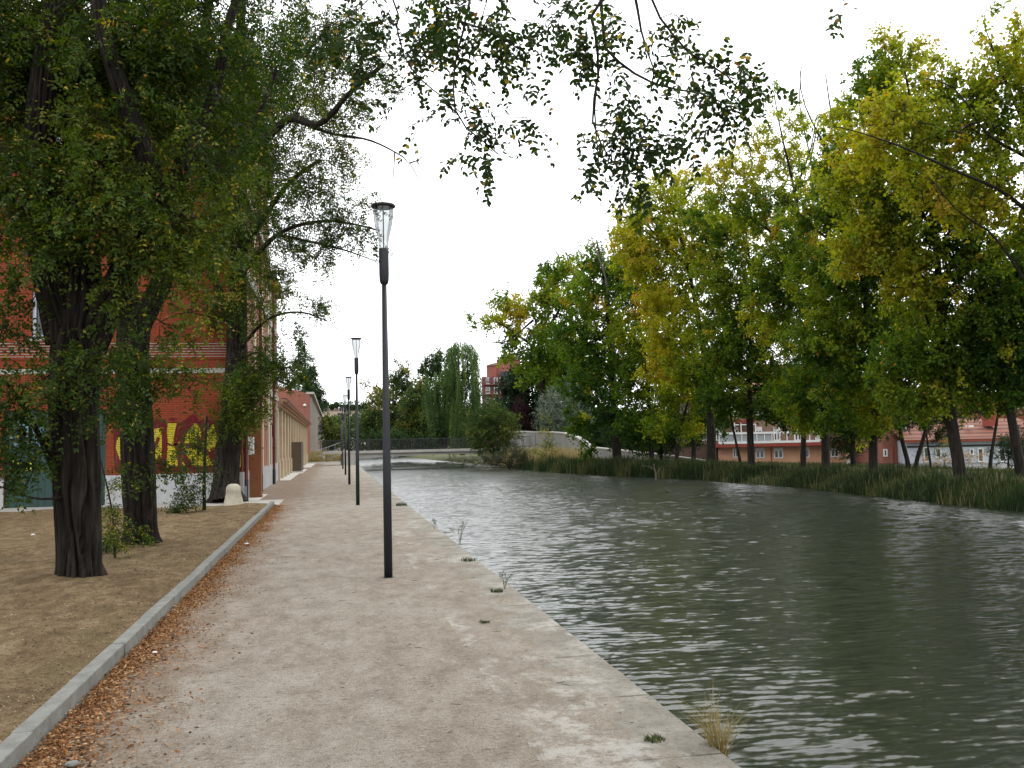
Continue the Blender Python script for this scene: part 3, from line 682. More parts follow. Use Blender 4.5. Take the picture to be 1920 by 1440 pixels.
for k_ in range(6): mb.box(WX+.05, WX+.20, 30.488, 30.4995, 1.47+k_*.055, 1.49+k_*.055)
mb.build('vent_slot', M['black'], ub, False)
mb = MB(); mb.box(WX+.02, WX+.12, 30.05, 30.5, .0, .45); mb.build('gas_box', M['steel'], B1)
# lower wing
B2 = empty('brick_wing', (-5, 45, 0)); tag(B2, 'lower brick wing with white eave between the tall brick building and the long workshop', 'building')
T2 = float(PX(517, 556, WX)[2])
mb = MB(); mb.box(-12, WX-.002, 41.602, 48.0, 0, T2); mb.build('wall', M['brick_side'], B2)
mb = MB(); mb.box(-12, WX+.32, 41.65, 48.2, T2+.002, T2+.25); mb.build('eave', M['white'], B2)
for a in (42.6, 46.9):
    mb = MB(); mb.box(WX-.001, WX+.05, a, a+.55, pz+.003, T2); mb.build('pilaster', M['band'], B2)
mb = MB(); mb.box(WX-.001, WX+.08, 41.61, 48, bz, bz+.3); mb.box(WX-.001, WX+.08, 41.61, 48, 3.93, 4.15); mb.build('string_course', M['band'], B2)
downpipe('downpipe', WX+.12, 43.6, T2, B2, M['pipe_red'])
for a, b in ((42.9, 43.15), (44.2, 44.45)):
    mb = MB(); mb.box(WX-.001, WX+.03, a, b, 2.15, 2.75); mb.build('niche', M['maroon'], B2)
# corten panel
mb = MB(); mb.box(WX+.03, WX+.43, 31.95, 32.35, 0.02, 2.5); mb.box(WX+.01, WX+.45, 31.93, 32.37, 0, .06); o = mb.build('steel_cabinet', M['corten'], None, bevel=.008)
tag(o, 'rust brown weathering steel cabinet standing against the brick wall by the building corner', 'cabinet')
# ------------------------------------------------------------------ long workshop with pale piers
WY0, WY1 = 48.0, 98.0; EZ = float(PX(540, 767, WX)[2])
B3 = empty('workshop', (-7, 73, 0)); tag(B3, 'long low workshop with pale ochre piers and an overhanging brick cornice beside the path', 'building')
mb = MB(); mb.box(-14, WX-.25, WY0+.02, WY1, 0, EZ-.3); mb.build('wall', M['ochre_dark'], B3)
npier = 15; sp = (WY1-WY0)/npier
for i in range(npier+1):
    y = WY0+.05+i*sp*.985; mb = MB(); mb.box(WX-.248, WX+.06, y, y+.62, .02, EZ-.32); mb.box(WX-.248, WX+.12, y-.06, y+.68, .0, .95); mb.build('pier', M['ochre'], B3)
for i in range(npier):
    y = WY0+.05+i*sp*.985+.68; y2 = y+sp*.985-.74; c_ = (y+y2)/2
    mb = MB(); mb.box(WX-.248, WX-.02, y, y2, .0, 1.0); mb.build('plinth', M['stone'], B3)
    mb = MB(); mb.box(WX-.248, WX-.10, c_-.22, c_+.22, 1.002, EZ-.33); mb.box(WX-.247, WX-.12, y, c_-.222, 2.55, 2.85); mb.box(WX-.247, WX-.12, c_+.222, y2, 2.55, 2.85); mb.build('mullion_pier', M['ochre'], B3)
mb = MB()
prof = [(-.3, -.34), (.16, -.34), (.16, -.20), (.28, -.20), (.28, -.08), (.44, -.06), (.46, .02), (-.3, .18)]
mb.prism([(WX+a, WY0+.02, EZ+b) for a, b in prof], (0, WY1-WY0, 0)); mb.build('cornice', M['cornice'], B3)
mb = MB(); mb.add([(WX-.2, WY0+.02, EZ+.17), (WX-.2, WY1+.02, EZ+.17), (-9, WY1, EZ+1.6), (-9, WY0, EZ+1.6), (-14, WY0, EZ), (-14, WY1, EZ)], [(0, 1, 2, 3), (3, 2, 5, 4)]); mb.build('roof', M['tiles'], B3)
mb = MB(); y = WY0+.3
while y < WY1: mb.tube([(WX+.2, y, EZ+.08), (WX+.50, y, EZ+.035)], .06, 6); y += .24
mb.build('tile_edge', M['tiles'], B3)
# third building
Y3 = float(PX(581, 800, WX)[1]); E3 = float(PX(581, 739, WX)[2])
B4 = empty('brick_hall', (-9, Y3+20, 0)); tag(B4, 'distant long brick hall with grey piers rising behind the low workshop', 'building')
mb = MB(); mb.prism([(-24, Y3, 0), (WX, Y3, 0), (WX, Y3, E3), (-8.5, Y3, E3+1.4), (-24, Y3, E3+1.4)], (0, .4, 0)); mb.build('end_wall', M['brick_far'], B4)
mb = MB(); mb.box(-24, WX-.2, Y3+.4, Y3+88, 0, E3-.1); mb.build('side_wall', M['brick_side'], B4)
for i in range(23):
    y = Y3+.6+i*3.9
    mb = MB(); mb.box(WX-.2, WX+.18, y, y+.7, 0, E3-.3); mb.build('pier', M['band'], B4)
mb = MB(); mb.box(WX-.4, WX+.5, Y3-.1, Y3+88, E3-.05, E3+.2); mb.build('eave', M['concrete'], B4)
for zz in (1.4, 3.6, 5.6):
    mb = MB(); mb.box(WX-.198, WX-.12, Y3+1, Y3+87, zz, zz+.15); mb.build('lintel', M['concrete'], B4)
c = PY(571.5, 760, Y3); mb = MB(); mb.lathe([(.05, -.1), (.17, -.1), (.2, 0), (.12, .12), (.03, .18)], k=12); mb.v = [(v[0]+c[0], v[1]+c[1]-.2, v[2]+c[2]) for v in mb.v]; mb.build('wall_lamp', M['white'], B4)
c = PX(600, 808, WX+.5); mb = MB(); mb.lathe([(.02, 0), (.5, .06), (.72, .2), (.75, .22)], k=16, capt=False); mb.v = [(v[0]+c[0]*1., c[1]-v[2]*1.0, v[1]*1.3+c[2]) for v in mb.v]; mb.build('dish_antenna', M['white'], B4)
# reed screen enclosure
R1 = empty('reed_screen', (-2.5, 64, 0)); tag(R1, 'boxy enclosure wrapped in brown reed screening on a pale slab by the workshop', 'screen')
xa, xb = float(PY(541, 886, 63.2)[0]), float(PY(565, 886, 63.2)[0])
mb = MB(); mb.box(xa, xb, 63.2, 63.26, .1, 1.98); mb.box(xb-.06, xb, 63.262, 65.9, .1, 1.96); mb.box(xa, xb-.061, 65.84, 65.9, .1, 1.96)
for k_ in range(44):
    x_ = xa+.01+(xb-xa-.02)*k_/43; mb.tube([(x_, 63.19, .08), (x_+rng.normal(0, .004), 63.19, 1.98+rng.normal(0, .04))], .013, 4)
for k_ in range(80):
    y_ = 63.3+k_*.032; mb.tube([(xb+.01, y_, .08), (xb+.01, y_, 1.97+rng.normal(0, .04))], .014, 4)
mb.build('reed_panel', M['reedmat'], R1)
for x_, y_ in ((xa, 63.14), (xb+.03, 63.14), (xb+.03, 65.95)):
    mb = MB(); mb.tube([(x_, y_, 0), (x_, y_, 2.02)], .025, 8); mb.build('post', M['steel'], R1)
mb = MB(); mb.box(xa-.1, xb+.12, 62.9, 66.2, .0, .09); mb.build('slab', M['concrete_light'], R1)

# ------------------------------------------------------------------ street lamps
def mkglass():
    m, nt, b = newmat('lamp_glass')
    g = N(nt, 'ShaderNodeBsdfGlossy'); g.inputs['Roughness'].default_value = .02; t = N(nt, 'ShaderNodeBsdfTransparent'); t.inputs['Color'].default_value = (.955, .97, .975, 1)
    lw = N(nt, 'ShaderNodeLayerWeight'); lw.inputs['Blend'].default_value = .35
    mx = N(nt, 'ShaderNodeMixShader'); fac = mth(nt, 'ADD', mth(nt, 'MULTIPLY', lw.outputs['Fresnel'], .5), .03, True); L(nt, fac, mx.inputs[0]); fc = ramp(nt, lw.outputs['Facing'], [(0, (.80, .815, .82)), (.45, (.76, .775, .785)), (.75, (.60, .62, .64)), (1, (.26, .28, .30))]); L(nt, fc, t.inputs['Color']); L(nt, t.outputs[0], mx.inputs[1]); L(nt, g.outputs[0], mx.inputs[2])
    L(nt, mx.outputs[0], nt.nodes['Material Output'].inputs['Surface']); return m
M['glass'] = mkglass()
LH = 4.62
def lamp():
    r = empty('street_lamp', (0, 0, 0))
    mb = MB(); mb.lathe([(.052, 0), (.050, 1.2), (.030, 3.68)], k=20); mb.build('pole', M['lamp'], r, False, True)
    mb = MB(); mb.lathe([(.031, 3.61), (.046, 3.62), (.058, 3.66), (.0615, 3.74), (.0615, 4.05), (.058, 4.06)], k=24); mb.build('collar', M['lamp'], r, False, True)
    mb = MB(); pr = [(.0575, 4.06), (.060, 4.12), (.070, 4.20), (.092, 4.29), (.112, 4.38), (.122, 4.46), (.125, 4.58)]
    mb.lathe(pr, k=28, capb=False, capt=False); mb.build('glass_shade', M['glass'], r, False, True)
    mb = MB(); mb.lathe([(.0, 4.575), (.118, 4.578), (.150, 4.590), (.153, 4.605), (.148, 4.618), (.0, 4.626)], k=32, capb=False, capt=False); mb.build('cap', M['lamp'], r, False, False)
    mb = MB(); mb.lathe([(.008, 4.05), (.008, 4.58)], k=8); mb.lathe([(.05, 4.061), (.05, 4.068), (.02, 4.075)], k=16); mb.build('light_rod', M['steel'], r, False, True)
    mb = MB(); mb.lathe([(.075, -.02), (.075, .004), (.055, .006)], k=20); mb.build('base_ring', M['lamp'], r, False)
    return r
lp = lamp(); kids = [o for o in bpy.data.objects if o.parent == lp]
LX = [.63, .61, .60, .60, .57, .56]
lampl = ['nearest tall dark lamp post with bottle shaped glass head on the gravel path', 'second lamp post from the camera in the row along the path', 'third lamp post from the camera in the row along the path',
         'fourth lamp post from the camera in the row along the path', 'fifth lamp post from the camera in the row along the path', 'farthest lamp post of the row, near the end of the path']
for i in range(6):
    if i == 0: o = lp
    else:
        o = lp.copy(); col.objects.link(o)
        for k_ in kids: c = k_.copy(); col.objects.link(c); c.parent = o
    o.location = (LX[i], 11.62+14.55*i, 0)
    o.rotation_euler = (0, [-.002, 0, .002, -.001, .001, 0][i], .4*i)
    tag(o, lampl[i], 'street lamp', 'street lamps in a row along the canal path')

# ------------------------------------------------------------------ stone bollard
c = G(438, 948, .06); mb = MB()
prof = [(.33, -.08), (.30, .02), (.245, .10), (.225, .28), (.21, .36), (.215, .385), (.212, .46), (.19, .53), (.14, .58), (.07, .605), (.0, .61)]
mb.lathe(prof, (c[0], c[1]), 28, True, False)
mb.v = [(v[0]+.012*math.sin(9*v[2]+7*v[0]), v[1]+.012*math.sin(8*v[2]+9*v[1]), v[2]+.05) for v in mb.v]
o = mb.build('stone_bollard', M['stone'], None, smooth=True); tag(o, 'weathered round-topped pale stone bollard at the corner of the tree bed', 'bollard')

# ------------------------------------------------------------------ footbridge
B5 = empty('footbridge', (9, 84.5, 0)); tag(B5, 'low concrete footbridge with thin metal railings crossing the canal at the end of the path', 'bridge')
BX0, BX1 = 1.45, 19.0; BZ = 1.22
mb = MB(); mb.box(BX0-2.5, BX1, 83.9, 86.6, BZ-.22, BZ); mb.build('deck', M['concrete'], B5)
mb = MB(); mb.prism([(BX0, 84.1, BZ-.222), (BX1, 84.1, BZ-.222), (BX1, 84.1, BZ-.7), (14, 84.1, BZ-.50), (9, 84.1, BZ-.44), (5, 84.1, BZ-.55), (BX0, 84.1, BZ-.72)], (0, .5, 0)); mb.prism([(BX0, 85.9, BZ-.222), (BX1, 85.9, BZ-.222), (BX1, 85.9, BZ-.7), (9, 85.9, BZ-.44), (BX0, 85.9, BZ-.72)], (0, .5, 0)); mb.build('girder', M['concrete'], B5)
mb = MB(); mb.box(.6, QX-.05, 83.95, 86.5, -.3, BZ-.224); mb.build('abutment', M['concrete'], B5); mb = MB(); mb.box(15.6, 17.2, 83.95, 86.5, -1, BZ-.224); mb.build('abutment', M['concrete'], B5)
for y_ in (84.0, 86.45):
    mb = MB(); z0, z1 = BZ, BZ+1.02
    mb.box(BX0-2.5, BX1, y_-.02, y_+.02, z1-.04, z1); mb.box(BX0-2.5, BX1, y_-.015, y_+.015, z0+.08, z0+.11)
    x_ = BX0-2.5
    while x_ < BX1: mb.box(x_-.009, x_+.009, y_-.009, y_+.009, z0+.11, z1-.04); x_ += .13
    x_ = BX0-2.5
    while x_ < BX1: mb.box(x_-.025, x_+.025, y_-.03, y_+.03, z0, z1+.01); x_ += 2.0
    mb.build('railing', M['black'], B5)
# access ramp rails
H1 = empty('handrail', (0, 99, 0)); tag(H1, 'pale metal ramp handrails sloping up from the rubble to the footbridge', 'handrail')
mb = MB()
for (a, b) in (((593, 846), (641, 829)), ((592, 857), (641, 839)), ((583, 867), (641, 853)), ((583, 874), (641, 860))):
    mb.tube([PY(a[0], a[1], 99.5), PY(b[0], b[1], 99.5)], .035, 6)
mb.build('rail', M['steel'], H1)
for q in range(5):
    px_ = 592+q*12; t = (px_-592)/49; mb = MB(); mb.tube([PY(px_, 846-17*t, 99.5), PY(px_, 880-17*t, 99.5)], .03, 6); mb.build('post', M['steel'], H1)

# ------------------------------------------------------------------ far bank concrete ramp walls
def ramp_wall(name, label, tops, thick, zb, group):
    """tops: (px,py,d)"""
    r = empty(name, P(*tops[0])*[1, 1, 0]+[0, 0, zb]); tag(r, label, 'wall', group)
    pts = [P(*t) for t in tops]; mb = MB(); cp = MB()
    dirs = np.gradient(np.array(pts)[:, :2], axis=0); dirs /= np.linalg.norm(dirs, axis=1, keepdims=True); nn = np.stack([-dirs[:, 1], dirs[:, 0]], 1)
    for m_, w0, w1, z0, z1 in ((mb, 0, thick, zb, -.10), (cp, -.06, thick+.06, -.10, 0)):
        vs = []
        for p, n_ in zip(pts, nn):
            a = p[:2]+n_*w0; b = p[:2]+n_*w1; zt = p[2]+z1; zl = z0 if m_ is mb else p[2]+z0+.001
            vs += [(a[0], a[1], zl), (b[0], b[1], zl), (b[0], b[1], zt), (a[0], a[1], zt)]
        n = len(pts); fs = [(i*4+j, i*4+(j+1) % 4, (i+1)*4+(j+1) % 4, (i+1)*4+j) for i in range(n-1) for j in range(4)]+[(0, 1, 2, 3), tuple(4*(n-1)+j for j in range(4))]
        m_.add(vs, fs)
    mb.build('wall', M['old_concrete'], r); cp.build('coping', M['concrete'], r)
ramp_wall('concrete_wall', 'short flat-topped grey concrete wall panel behind the tall dry grass', [(954, 808, 89), (978, 808, 87), (1003, 809, 85)], .3, .1, 'concrete walls of the far bank ramp')
ramp_wall('concrete_wall', 'grey concrete wall with curved sloping end behind the reeds', [(1005, 809, 84.6), (1030, 809, 82), (1055, 811, 79.4), (1072, 815, 77.6), (1086, 821, 76.2), (1098, 830, 75), (1106, 840, 74.2), (1112, 856, 73.6)], .3, -.3, 'concrete walls of the far bank ramp')
ramp_wall('concrete_wall', 'low concrete wall with pale coping running behind the poplar trunks', [(1112, 838, 73), (1160, 843, 70), (1210, 848, 66), (1260, 854, 65), (1310, 861, 64), (1345, 867, 63)], .3, -1.2, 'concrete walls of the far bank ramp')
c = G(1005, 873, WZ); mb = MB(); mb.box(c[0]-.9, c[0]+1.0, c[1], c[1]+1.2, -1, .0); mb.box(c[0]-.35, c[0]-.15, c[1]+.2, c[1]+.4, 0, 1.25); mb.box(c[0]+1.0, c[0]+2.1, c[1]+.3, c[1]+.6, -.6, .22)
o = mb.build('concrete_outlet', M['concrete_light']); tag(o, 'small pale concrete landing with an upright post at the waterline', 'landing')

# ------------------------------------------------------------------ far bank houses
def bld(name, label, px0, d, cat='building'):
    p = P(px0, 820, d); r = empty(name, (p[0], p[1], -1.35), -YAW); tag(r, label, cat)
    return r, d
def lc(r, px, py):
    root, d = r; p = P(px, py, d); dx = p-np.array(root.location); return float(dx@np.array([math.cos(YAW), -math.sin(YAW), 0])), float(p[2]+1.35)
def lbox(mb, r, px0, py0, px1, py1, y0, y1, grd=False):
    xa, zt = lc(r, px0, py0); xb, _ = lc(r, px1, py0); _, zb = lc(r, (px0+px1)/2, py1); mb.box(xa, xb, y0, y1, -.6 if grd else zb, zt); return mb
def lwin(r, par, px0, py0, px1, py1, y, frame=M['white'], split=True, shut=True):
    xa, zt = lc(r, px0, py0); xb, zb = lc(r, px1, py1); f = MB(); t = .09
    f.box(xa, xa+t, y-.06, y, zb, zt); f.box(xb-t, xb, y-.06, y, zb, zt); f.box(xa+t, xb-t, y-.06, y, zt-t, zt); f.box(xa+t, xb-t, y-.06, y, zb, zb+t)
    if split: f.box((xa+xb)/2-.05, (xa+xb)/2+.05, y-.058, y, zb+t, zt-t)
    if shut: f.box(xa+t, xb-t, y-.04, y, zt-.28*(zt-zb), zt-t)
    w = f.build('window', frame, par, False); g = MB(); g.box(xa+.02, xb-.02, y-.02, y-.006, zb+.02, zt-.02); g.build('pane', M['winglass'], w, False); return w
r = bld('salmon_building', 'salmon rendered building with a glazed white balcony seen between the poplar trunks', 1430, 75); b = r[0]
mb = MB(); lbox(mb, r, 1351, 837, 1585, 870, 0, 9, True); mb.build('wall', M['salmon'], b, False)
mb = MB(); lbox(mb, r, 1285, 836, 1350, 870, 1.0, 9, True); mb.build('side_wall', flat('dark_brown_render', (.09, .045, .035)), b, False)
mb = MB(); lbox(mb, r, 1336, 831, 1588, 836.5, -.9, 9.2); mb.build('slab', M['redpaint'], b, False)
mb = MB(); lbox(mb, r, 1343, 828.6, 1530, 830.9, -.92, -.6); mb.build('balcony_kerb', M['white'], b, False)
mb = MB(); lbox(mb, r, 1300, 745, 1585, 830.9, 1.6, 9); mb.build('upper_wall', M['beige'], b, False)
mb = MB(); lbox(mb, r, 1372, 788, 1412, 793, -.7, 1.6); mb.build('gallery_lintel', M['redpaint'], b, False)
mb = MB(); lbox(mb, r, 1343, 815, 1440, 828.5, -.80, -.77); mb.build('balcony_panel', flat('frosted_panel', (.33, .35, .36), .4), b, False)
mb = MB()
for px_ in range(1343, 1532, 14): lbox(mb, r, px_, 812, px_+1.6, 828.5, -.86, -.805)
lbox(mb, r, 1343, 811.5, 1528, 813.6, -.88, -.80)
for px_ in (1372, 1384, 1397, 1411): lbox(mb, r, px_, 793, px_+1.8, 811.4, -.86, -.8)
lbox(mb, r, 1372, 796, 1412, 797.5, -.87, -.8); mb.build('balcony_frame', M['white'], b, False)
for a, t_, c_, e_ in ((1373, 841, 1384, 858), (1415.5, 840, 1432.5, 859), (1450, 840, 1467.5, 859), (1499.5, 839, 1517, 858), (1556, 838, 1572, 857)): lwin(r, b, a, t_, c_, e_, -.004)
for a in (1320, 1350, 1380, 1425, 1460, 1500, 1540): lwin(r, b, a, 800, a+14, 826, 1.596); lwin(r, b, a, 757, a+14, 778, 1.596)
mb = MB(); lbox(mb, r, 1444.5, 837, 1446, 869, -.06, -.004, True); mb.build('downpipe', M['redpaint'], b, False)
mb = MB(); lbox(mb, r, 1290, 738, 1592, 745, .9, 9.5); mb.build('roof', M['tiles'], b, False)
r = bld('apartment_block', 'tall peach apartment block glimpsed through the poplar leaves above the salmon building', 1520, 118); b = r[0]
mb = MB(); lbox(mb, r, 1450, 690, 1600, 860, 0, 12, True); mb.build('wall', M['salmon'], b, False)
mb = MB(); lbox(mb, r, 1444, 684, 1606, 689.9, -.5, 12.5); mb.build('roof', M['tiles'], b, False)
for row in (702, 732, 762, 792):
    for a in (1462, 1490, 1518, 1546, 1574): lwin(r, b, a, row, a+12, row+15, -.004)
r = bld('white_house', 'low whitewashed house with a clay tile roof and red chimney at the right edge', 1810, 68); b = r[0]
mb = MB(); lbox(mb, r, 1698, 826, 1960, 870, 0, 8, True); mb.build('wall', M['whitewash'], b, False)
xa, zt = lc(r, 1690, 825); xb, _ = lc(r, 1965, 825); _, zr = lc(r, 1850, 783); mb = MB()
mb.prism([(xa, -.5, zt-.12), (xa, 3.9, zr-.1), (xa, 3.9, zr), (xa, -.5, zt)], (xb-xa, 0, 0)); mb.prism([(xa, 3.9, zr-.1), (xa, 8.4, zt-.12), (xa, 8.4, zt), (xa, 3.9, zr)], (xb-xa, 0, 0)); mb.build('roof', M['tiles'], b, False)
mb = MB(); mb.box(xa, xb, -.52, -.45, zt-.2, zt-.10); mb.build('eave', M['redpaint'], b, False)
mb = MB(); lbox(mb, r, 1869, 775, 1888, 798, 1.2, 2.1); ch = mb.build('chimney', M['redpaint'], b, False)
mb = MB(); lbox(mb, r, 1828, 797, 1838, 800.5, .9, 1.4); mb.build('skylight', M['white'], b, False)
for a, t_, c_, e_ in ((1730, 838, 1742, 866), (1752, 840, 1764, 858), (1816, 841, 1825, 853), (1831, 840, 1843, 866), (1871, 841, 1884, 866), (1900, 841, 1914, 858)): lwin(r, b, a, t_, c_, e_, -.004, split=False, shut=False)
mb = MB()
for k_ in range(2): lbox(mb, r, 1700, 836+k_*1.2, 1930, 836.5+k_*1.2, -.03, -.004)
mb.build('wall_cable', M['black'], b, False)
r = bld('brick_house', 'two storey brick house rising behind the white house with the tile roof', 1870, 79); b = r[0]
mb = MB(); lbox(mb, r, 1826, 745, 1990, 860, 0, 9, True); mb.build('wall', M['brick_far'], b, False)
mb = MB(); lbox(mb, r, 1820, 736, 1995, 744.8, -.5, 9.5); mb.build('roof', M['tiles'], b, False)
for a in (1852, 1905): lwin(r, b, a, 752, a+13, 767, -.004, split=True, shut=False)
mb = MB(); lbox(mb, r, 1826, 780, 1990, 784, -.05, -.003); mb.build('band', M['redpaint'], b, False)
r = bld('brick_cottage', 'small brick cottage between two leaning poplar trunks beside the white house', 1680, 70); b = r[0]
mb = MB(); lbox(mb, r, 1648, 786, 1697, 872, -.5, 6, True); mb.build('wall', M['brick_far'], b, False)
mb = MB(); lbox(mb, r, 1644, 779, 1702, 785.8, -.9, 6.4); mb.build('roof', M['tiles'], b, False)
lwin(r, b, 1683, 797, 1694, 812, -.504, split=False, shut=False); lwin(r, b, 1650, 842, 1658, 856, -.504, split=False, shut=False)
mb = MB(); lbox(mb, r, 1668, 836, 1670, 870, -.56, -.504, True); mb.build('downpipe', M['redpaint'], b, False)
# red apartment block in the distance
r = bld('red_apartment_block', 'distant red brick apartment block with rounded stair tower above the willow', 930, 165); b = r[0]
M['redbrick'] = nmat('red_facade', (.27, .09, .07), (.33, .12, .09), .5, .85); M['darkred'] = flat('dark_red_facade', (.14, .042, .04))
mb = MB(); lbox(mb, r, 912, 685, 931, 707, 0, 8); lbox(mb, r, 931.05, 675, 975, 705, .5, 8); mb.build('stair_tower', M['redbrick'], b, False)
mb = MB(); lbox(mb, r, 903, 706.5, 990, 830, -.6, 10, True); mb.build('wall', M['darkred'], b, False)
mb = MB(); xa, z_ = lc(r, 911, 685); xb, _ = lc(r, 932, 685); mb.prism([(xa, -.3, z_), (xb, -.3, z_), (xb, -.3, z_+.5), ((xa+xb)/2, -.3, z_+.35)], (0, 8, 0))
xa, z_ = lc(r, 930, 674.5); xb, _ = lc(r, 976, 674.5); mb.prism([(xa, .2, z_), (xb, .2, z_), (xb, .2, z_+.3), (xa+(xb-xa)*.6, .2, z_+.6), (xa+(xb-xa)*.25, .2, z_+.5)], (0, 8, 0)); mb.build('roof', flat('brown_roofing', (.26, .17, .12)), b, False)
for a, w_ in ((911, 8), (926, 12), (944, 12), (962, 12)):
    for row in (708, 726, 746): lwin(r, b, a, row, a+w_, row+12, -.604, shut=False)
mb = MB()
for row in (721, 739): lbox(mb, r, 906, row, 985, row+1, -1.5, -.605)
for row in (716, 734): lbox(mb, r, 906, row, 985, row+.7, -1.5, -1.45)
for px_ in range(906, 985, 6): lbox(mb, r, px_, 706.6, px_+.8, 721, -1.5, -1.42)
mb.build('balcony', M['darkred'], b, False)
mb = MB(); lbox(mb, r, 938, 697, 975, 706, -1.2, -.1); mb.build('awning', flat('navy_awning', (.03, .035, .06)), b, False)
# little white gabled house at the far end of the canal
r = bld('gabled_cottage', 'tiny white gabled cottage with a dark bushy shrub before it beyond the footbridge', 663, 190); b = r[0]
xa, z0 = lc(r, 655, 802); xb, _ = lc(r, 676, 802); xm, z1 = lc(r, 663, 797)
mb = MB(); mb.prism([(xa, 0, 0), (xb, 0, 0), (xb, 0, z0-.9), (xm, 0, z1), (xa, 0, z0)], (0, 6, 0)); mb.build('wall', M['white'], b, False)
mb = MB(); mb.prism([(xa-.2, -.2, z0), (xm, -.2, z1+.12), (xb+.2, -.2, z0-.85), (xb+.2, -.2, z0-.75), (xm, -.2, z1+.3), (xa-.2, -.2, z0+.15)], (0, 6.4, 0)); mb.build('roof', M['tiles'], b, False)
mb = MB(); mb.box(xm-.25, xm+.25, .5, 1, z1-.2, z1+.55); mb.build('chimney', M['white'], b, False)
# ------------------------------------------------------------------ trees of the bed (left)
RB = dict(mat='robinia', bark='bark', k=4)
def pp(lst): return [P(a, b, c) for a, b, c in lst]
GB = 'large furrowed trees in the sandy bed'
D1 = 11.15
def px2m(w, d): return w*d/F
# tree 1
b1 = G(148, 1084, .1)
tree('robinia_tree', 'nearest thick dark furrowed tree trunk in the sandy bed, hung with leaves and yellow specks', 'tree', GB, b1,
     [(np.array([b1-[0, 0, .1], P(146, 1000, D1), P(143, 880, D1), P(138, 740, D1), P(150, 620, D1)]), px2m(37, D1), px2m(46, D1)),
      (pp([(128, 640, D1+.05), (105, 540, D1), (85, 400, D1-.1), (75, 240, D1-.2), (95, 60, D1-.3), (120, -120, D1-.3)]), .26, .10),
      (pp([(150, 640, D1), (152, 520, D1+.1), (140, 380, D1+.2), (150, 230, D1+.2), (135, 60, D1+.3), (130, -150, D1+.3)]), .27, .12),
      (pp([(168, 650, D1), (215, 545, D1-.1), (262, 440, D1-.2), (285, 330, D1-.4), (235, 190, D1-.6), (190, 40, D1-.7), (180, -100, D1-.8)]), .20, .06),
      (pp([(105, 540, D1), (40, 420, D1+.3), (-30, 300, D1+.5), (-120, 180, D1+.8)]), .13, .05),
      (pp([(262, 440, D1-.2), (330, 330, D1), (400, 180, D1+.2), (430, 40, D1+.4), (470, -80, D1+.5)]), .12, .04),
      (pp([(120, 930, D1), (80, 830, D1-.25), (30, 740, D1-.5), (-20, 690, D1-.8)]), .055, .015),
      (pp([(140, 930, D1-.1), (70, 935, D1-.5), (0, 912, D1-.9)]), .02, .008)],
     pxb([(90, 120, 150, D1, 45), (230, 110, 150, D1-.2, 47), (380, 100, 150, D1+.3, 30), (60, 330, 130, D1-.3, 32), (200, 300, 140, D1-.4, 39), (340, 270, 130, D1, 23), (-40, 230, 120, D1, 16),
          (110, 430, 90, D1-.7, 16), (240, 420, 100, D1-.6, 24), (360, 420, 90, D1-.2, 10), (140, 690, 55, D1-.6, 6), (50, 750, 65, D1-.6, 9), (10, 830, 60, D1-.6, 7), (60, 890, 50, D1-.6, 4),
          (10, 620, 40, D1-.4, 2), (290, 520, 60, D1-.4, 3), (195, 760, 26, D1-.5, 1), (50, 40, 120, D1+.6, 37), (300, 20, 130, D1+.6, 25), (170, 220, 150, D1+1, 44), (380, 250, 110, D1+.8, 14), (0, 120, 120, D1+.5, 29), (330, 480, 60, D1+.3, 4), (150, -220, 230, D1+.6, 70), (430, -180, 200, D1+.6, 50), (-150, -100, 200, D1, 40), (330, 590, 55, D1-.3, 3), (30, 520, 60, D1-.3, 4), (220, 560, 50, D1-.6, 3)]),
     compound=4, sub=6, per=5, lsub=.40, L_=.056, W_=.031, droop=.12, tint=(.46, .2, .11, .035), tipr=.0045, furrow=.34, flare=.34, trk=96, step=.12, seed=11, maxr=.05, **RB)
# tree 2
D2 = 15.1; b2 = G(263, 1019, .1)
tree('robinia_tree', 'middle furrowed tree trunk of the sandy bed, just right of the nearest one', 'tree', GB, b2,
     [(np.array([b2-[0, 0, .1], P(262, 940, D2), P(258, 820, D2), P(250, 690, D2), P(252, 590, D2)]), px2m(29, D2), px2m(30, D2)),
      (pp([(244, 610, D2), (225, 480, D2), (215, 320, D2), (225, 150, D2), (230, -80, D2)]), .22, .08),
      (pp([(262, 610, D2), (305, 520, D2), (335, 400, D2), (345, 250, D2), (380, 90, D2), (400, -60, D2)]), .18, .06),
      (pp([(335, 400, D2), (400, 320, D2-.3), (470, 240, D2-.5), (520, 130, D2-.6)]), .08, .03)],
     pxb([(260, 250, 130, D2, 28), (400, 190, 120, D2, 19), (300, 60, 110, D2, 24), (420, 340, 100, D2, 12), (470, 90, 100, D2, 14), (330, 470, 80, D2-.3, 5), (262, 760, 50, D2-.5, 8), (248, 670, 45, D2-.5, 5), (290, 700, 45, D2-.4, 3), (275, 870, 34, D2-.5, 3), (228, 1000, 26, D2-.5, 2)]+[(360, 720, 36, D2-.3, 3), (330, 160, 140, D2+1.5, 29), (200, 120, 130, D2+1.5, 36), (450, 230, 80, D2+.8, 12), (250, 420, 90, D2+.8, 18), (380, 480, 60, D2, 4)]),
     compound=4, sub=6, per=5, lsub=.45, L_=.062, W_=.034, droop=.1, tint=(.44, .2, .11, .03), tipr=.0055, furrow=.26, flare=.28, trk=64, step=.16, seed=12, maxr=.05, **RB)
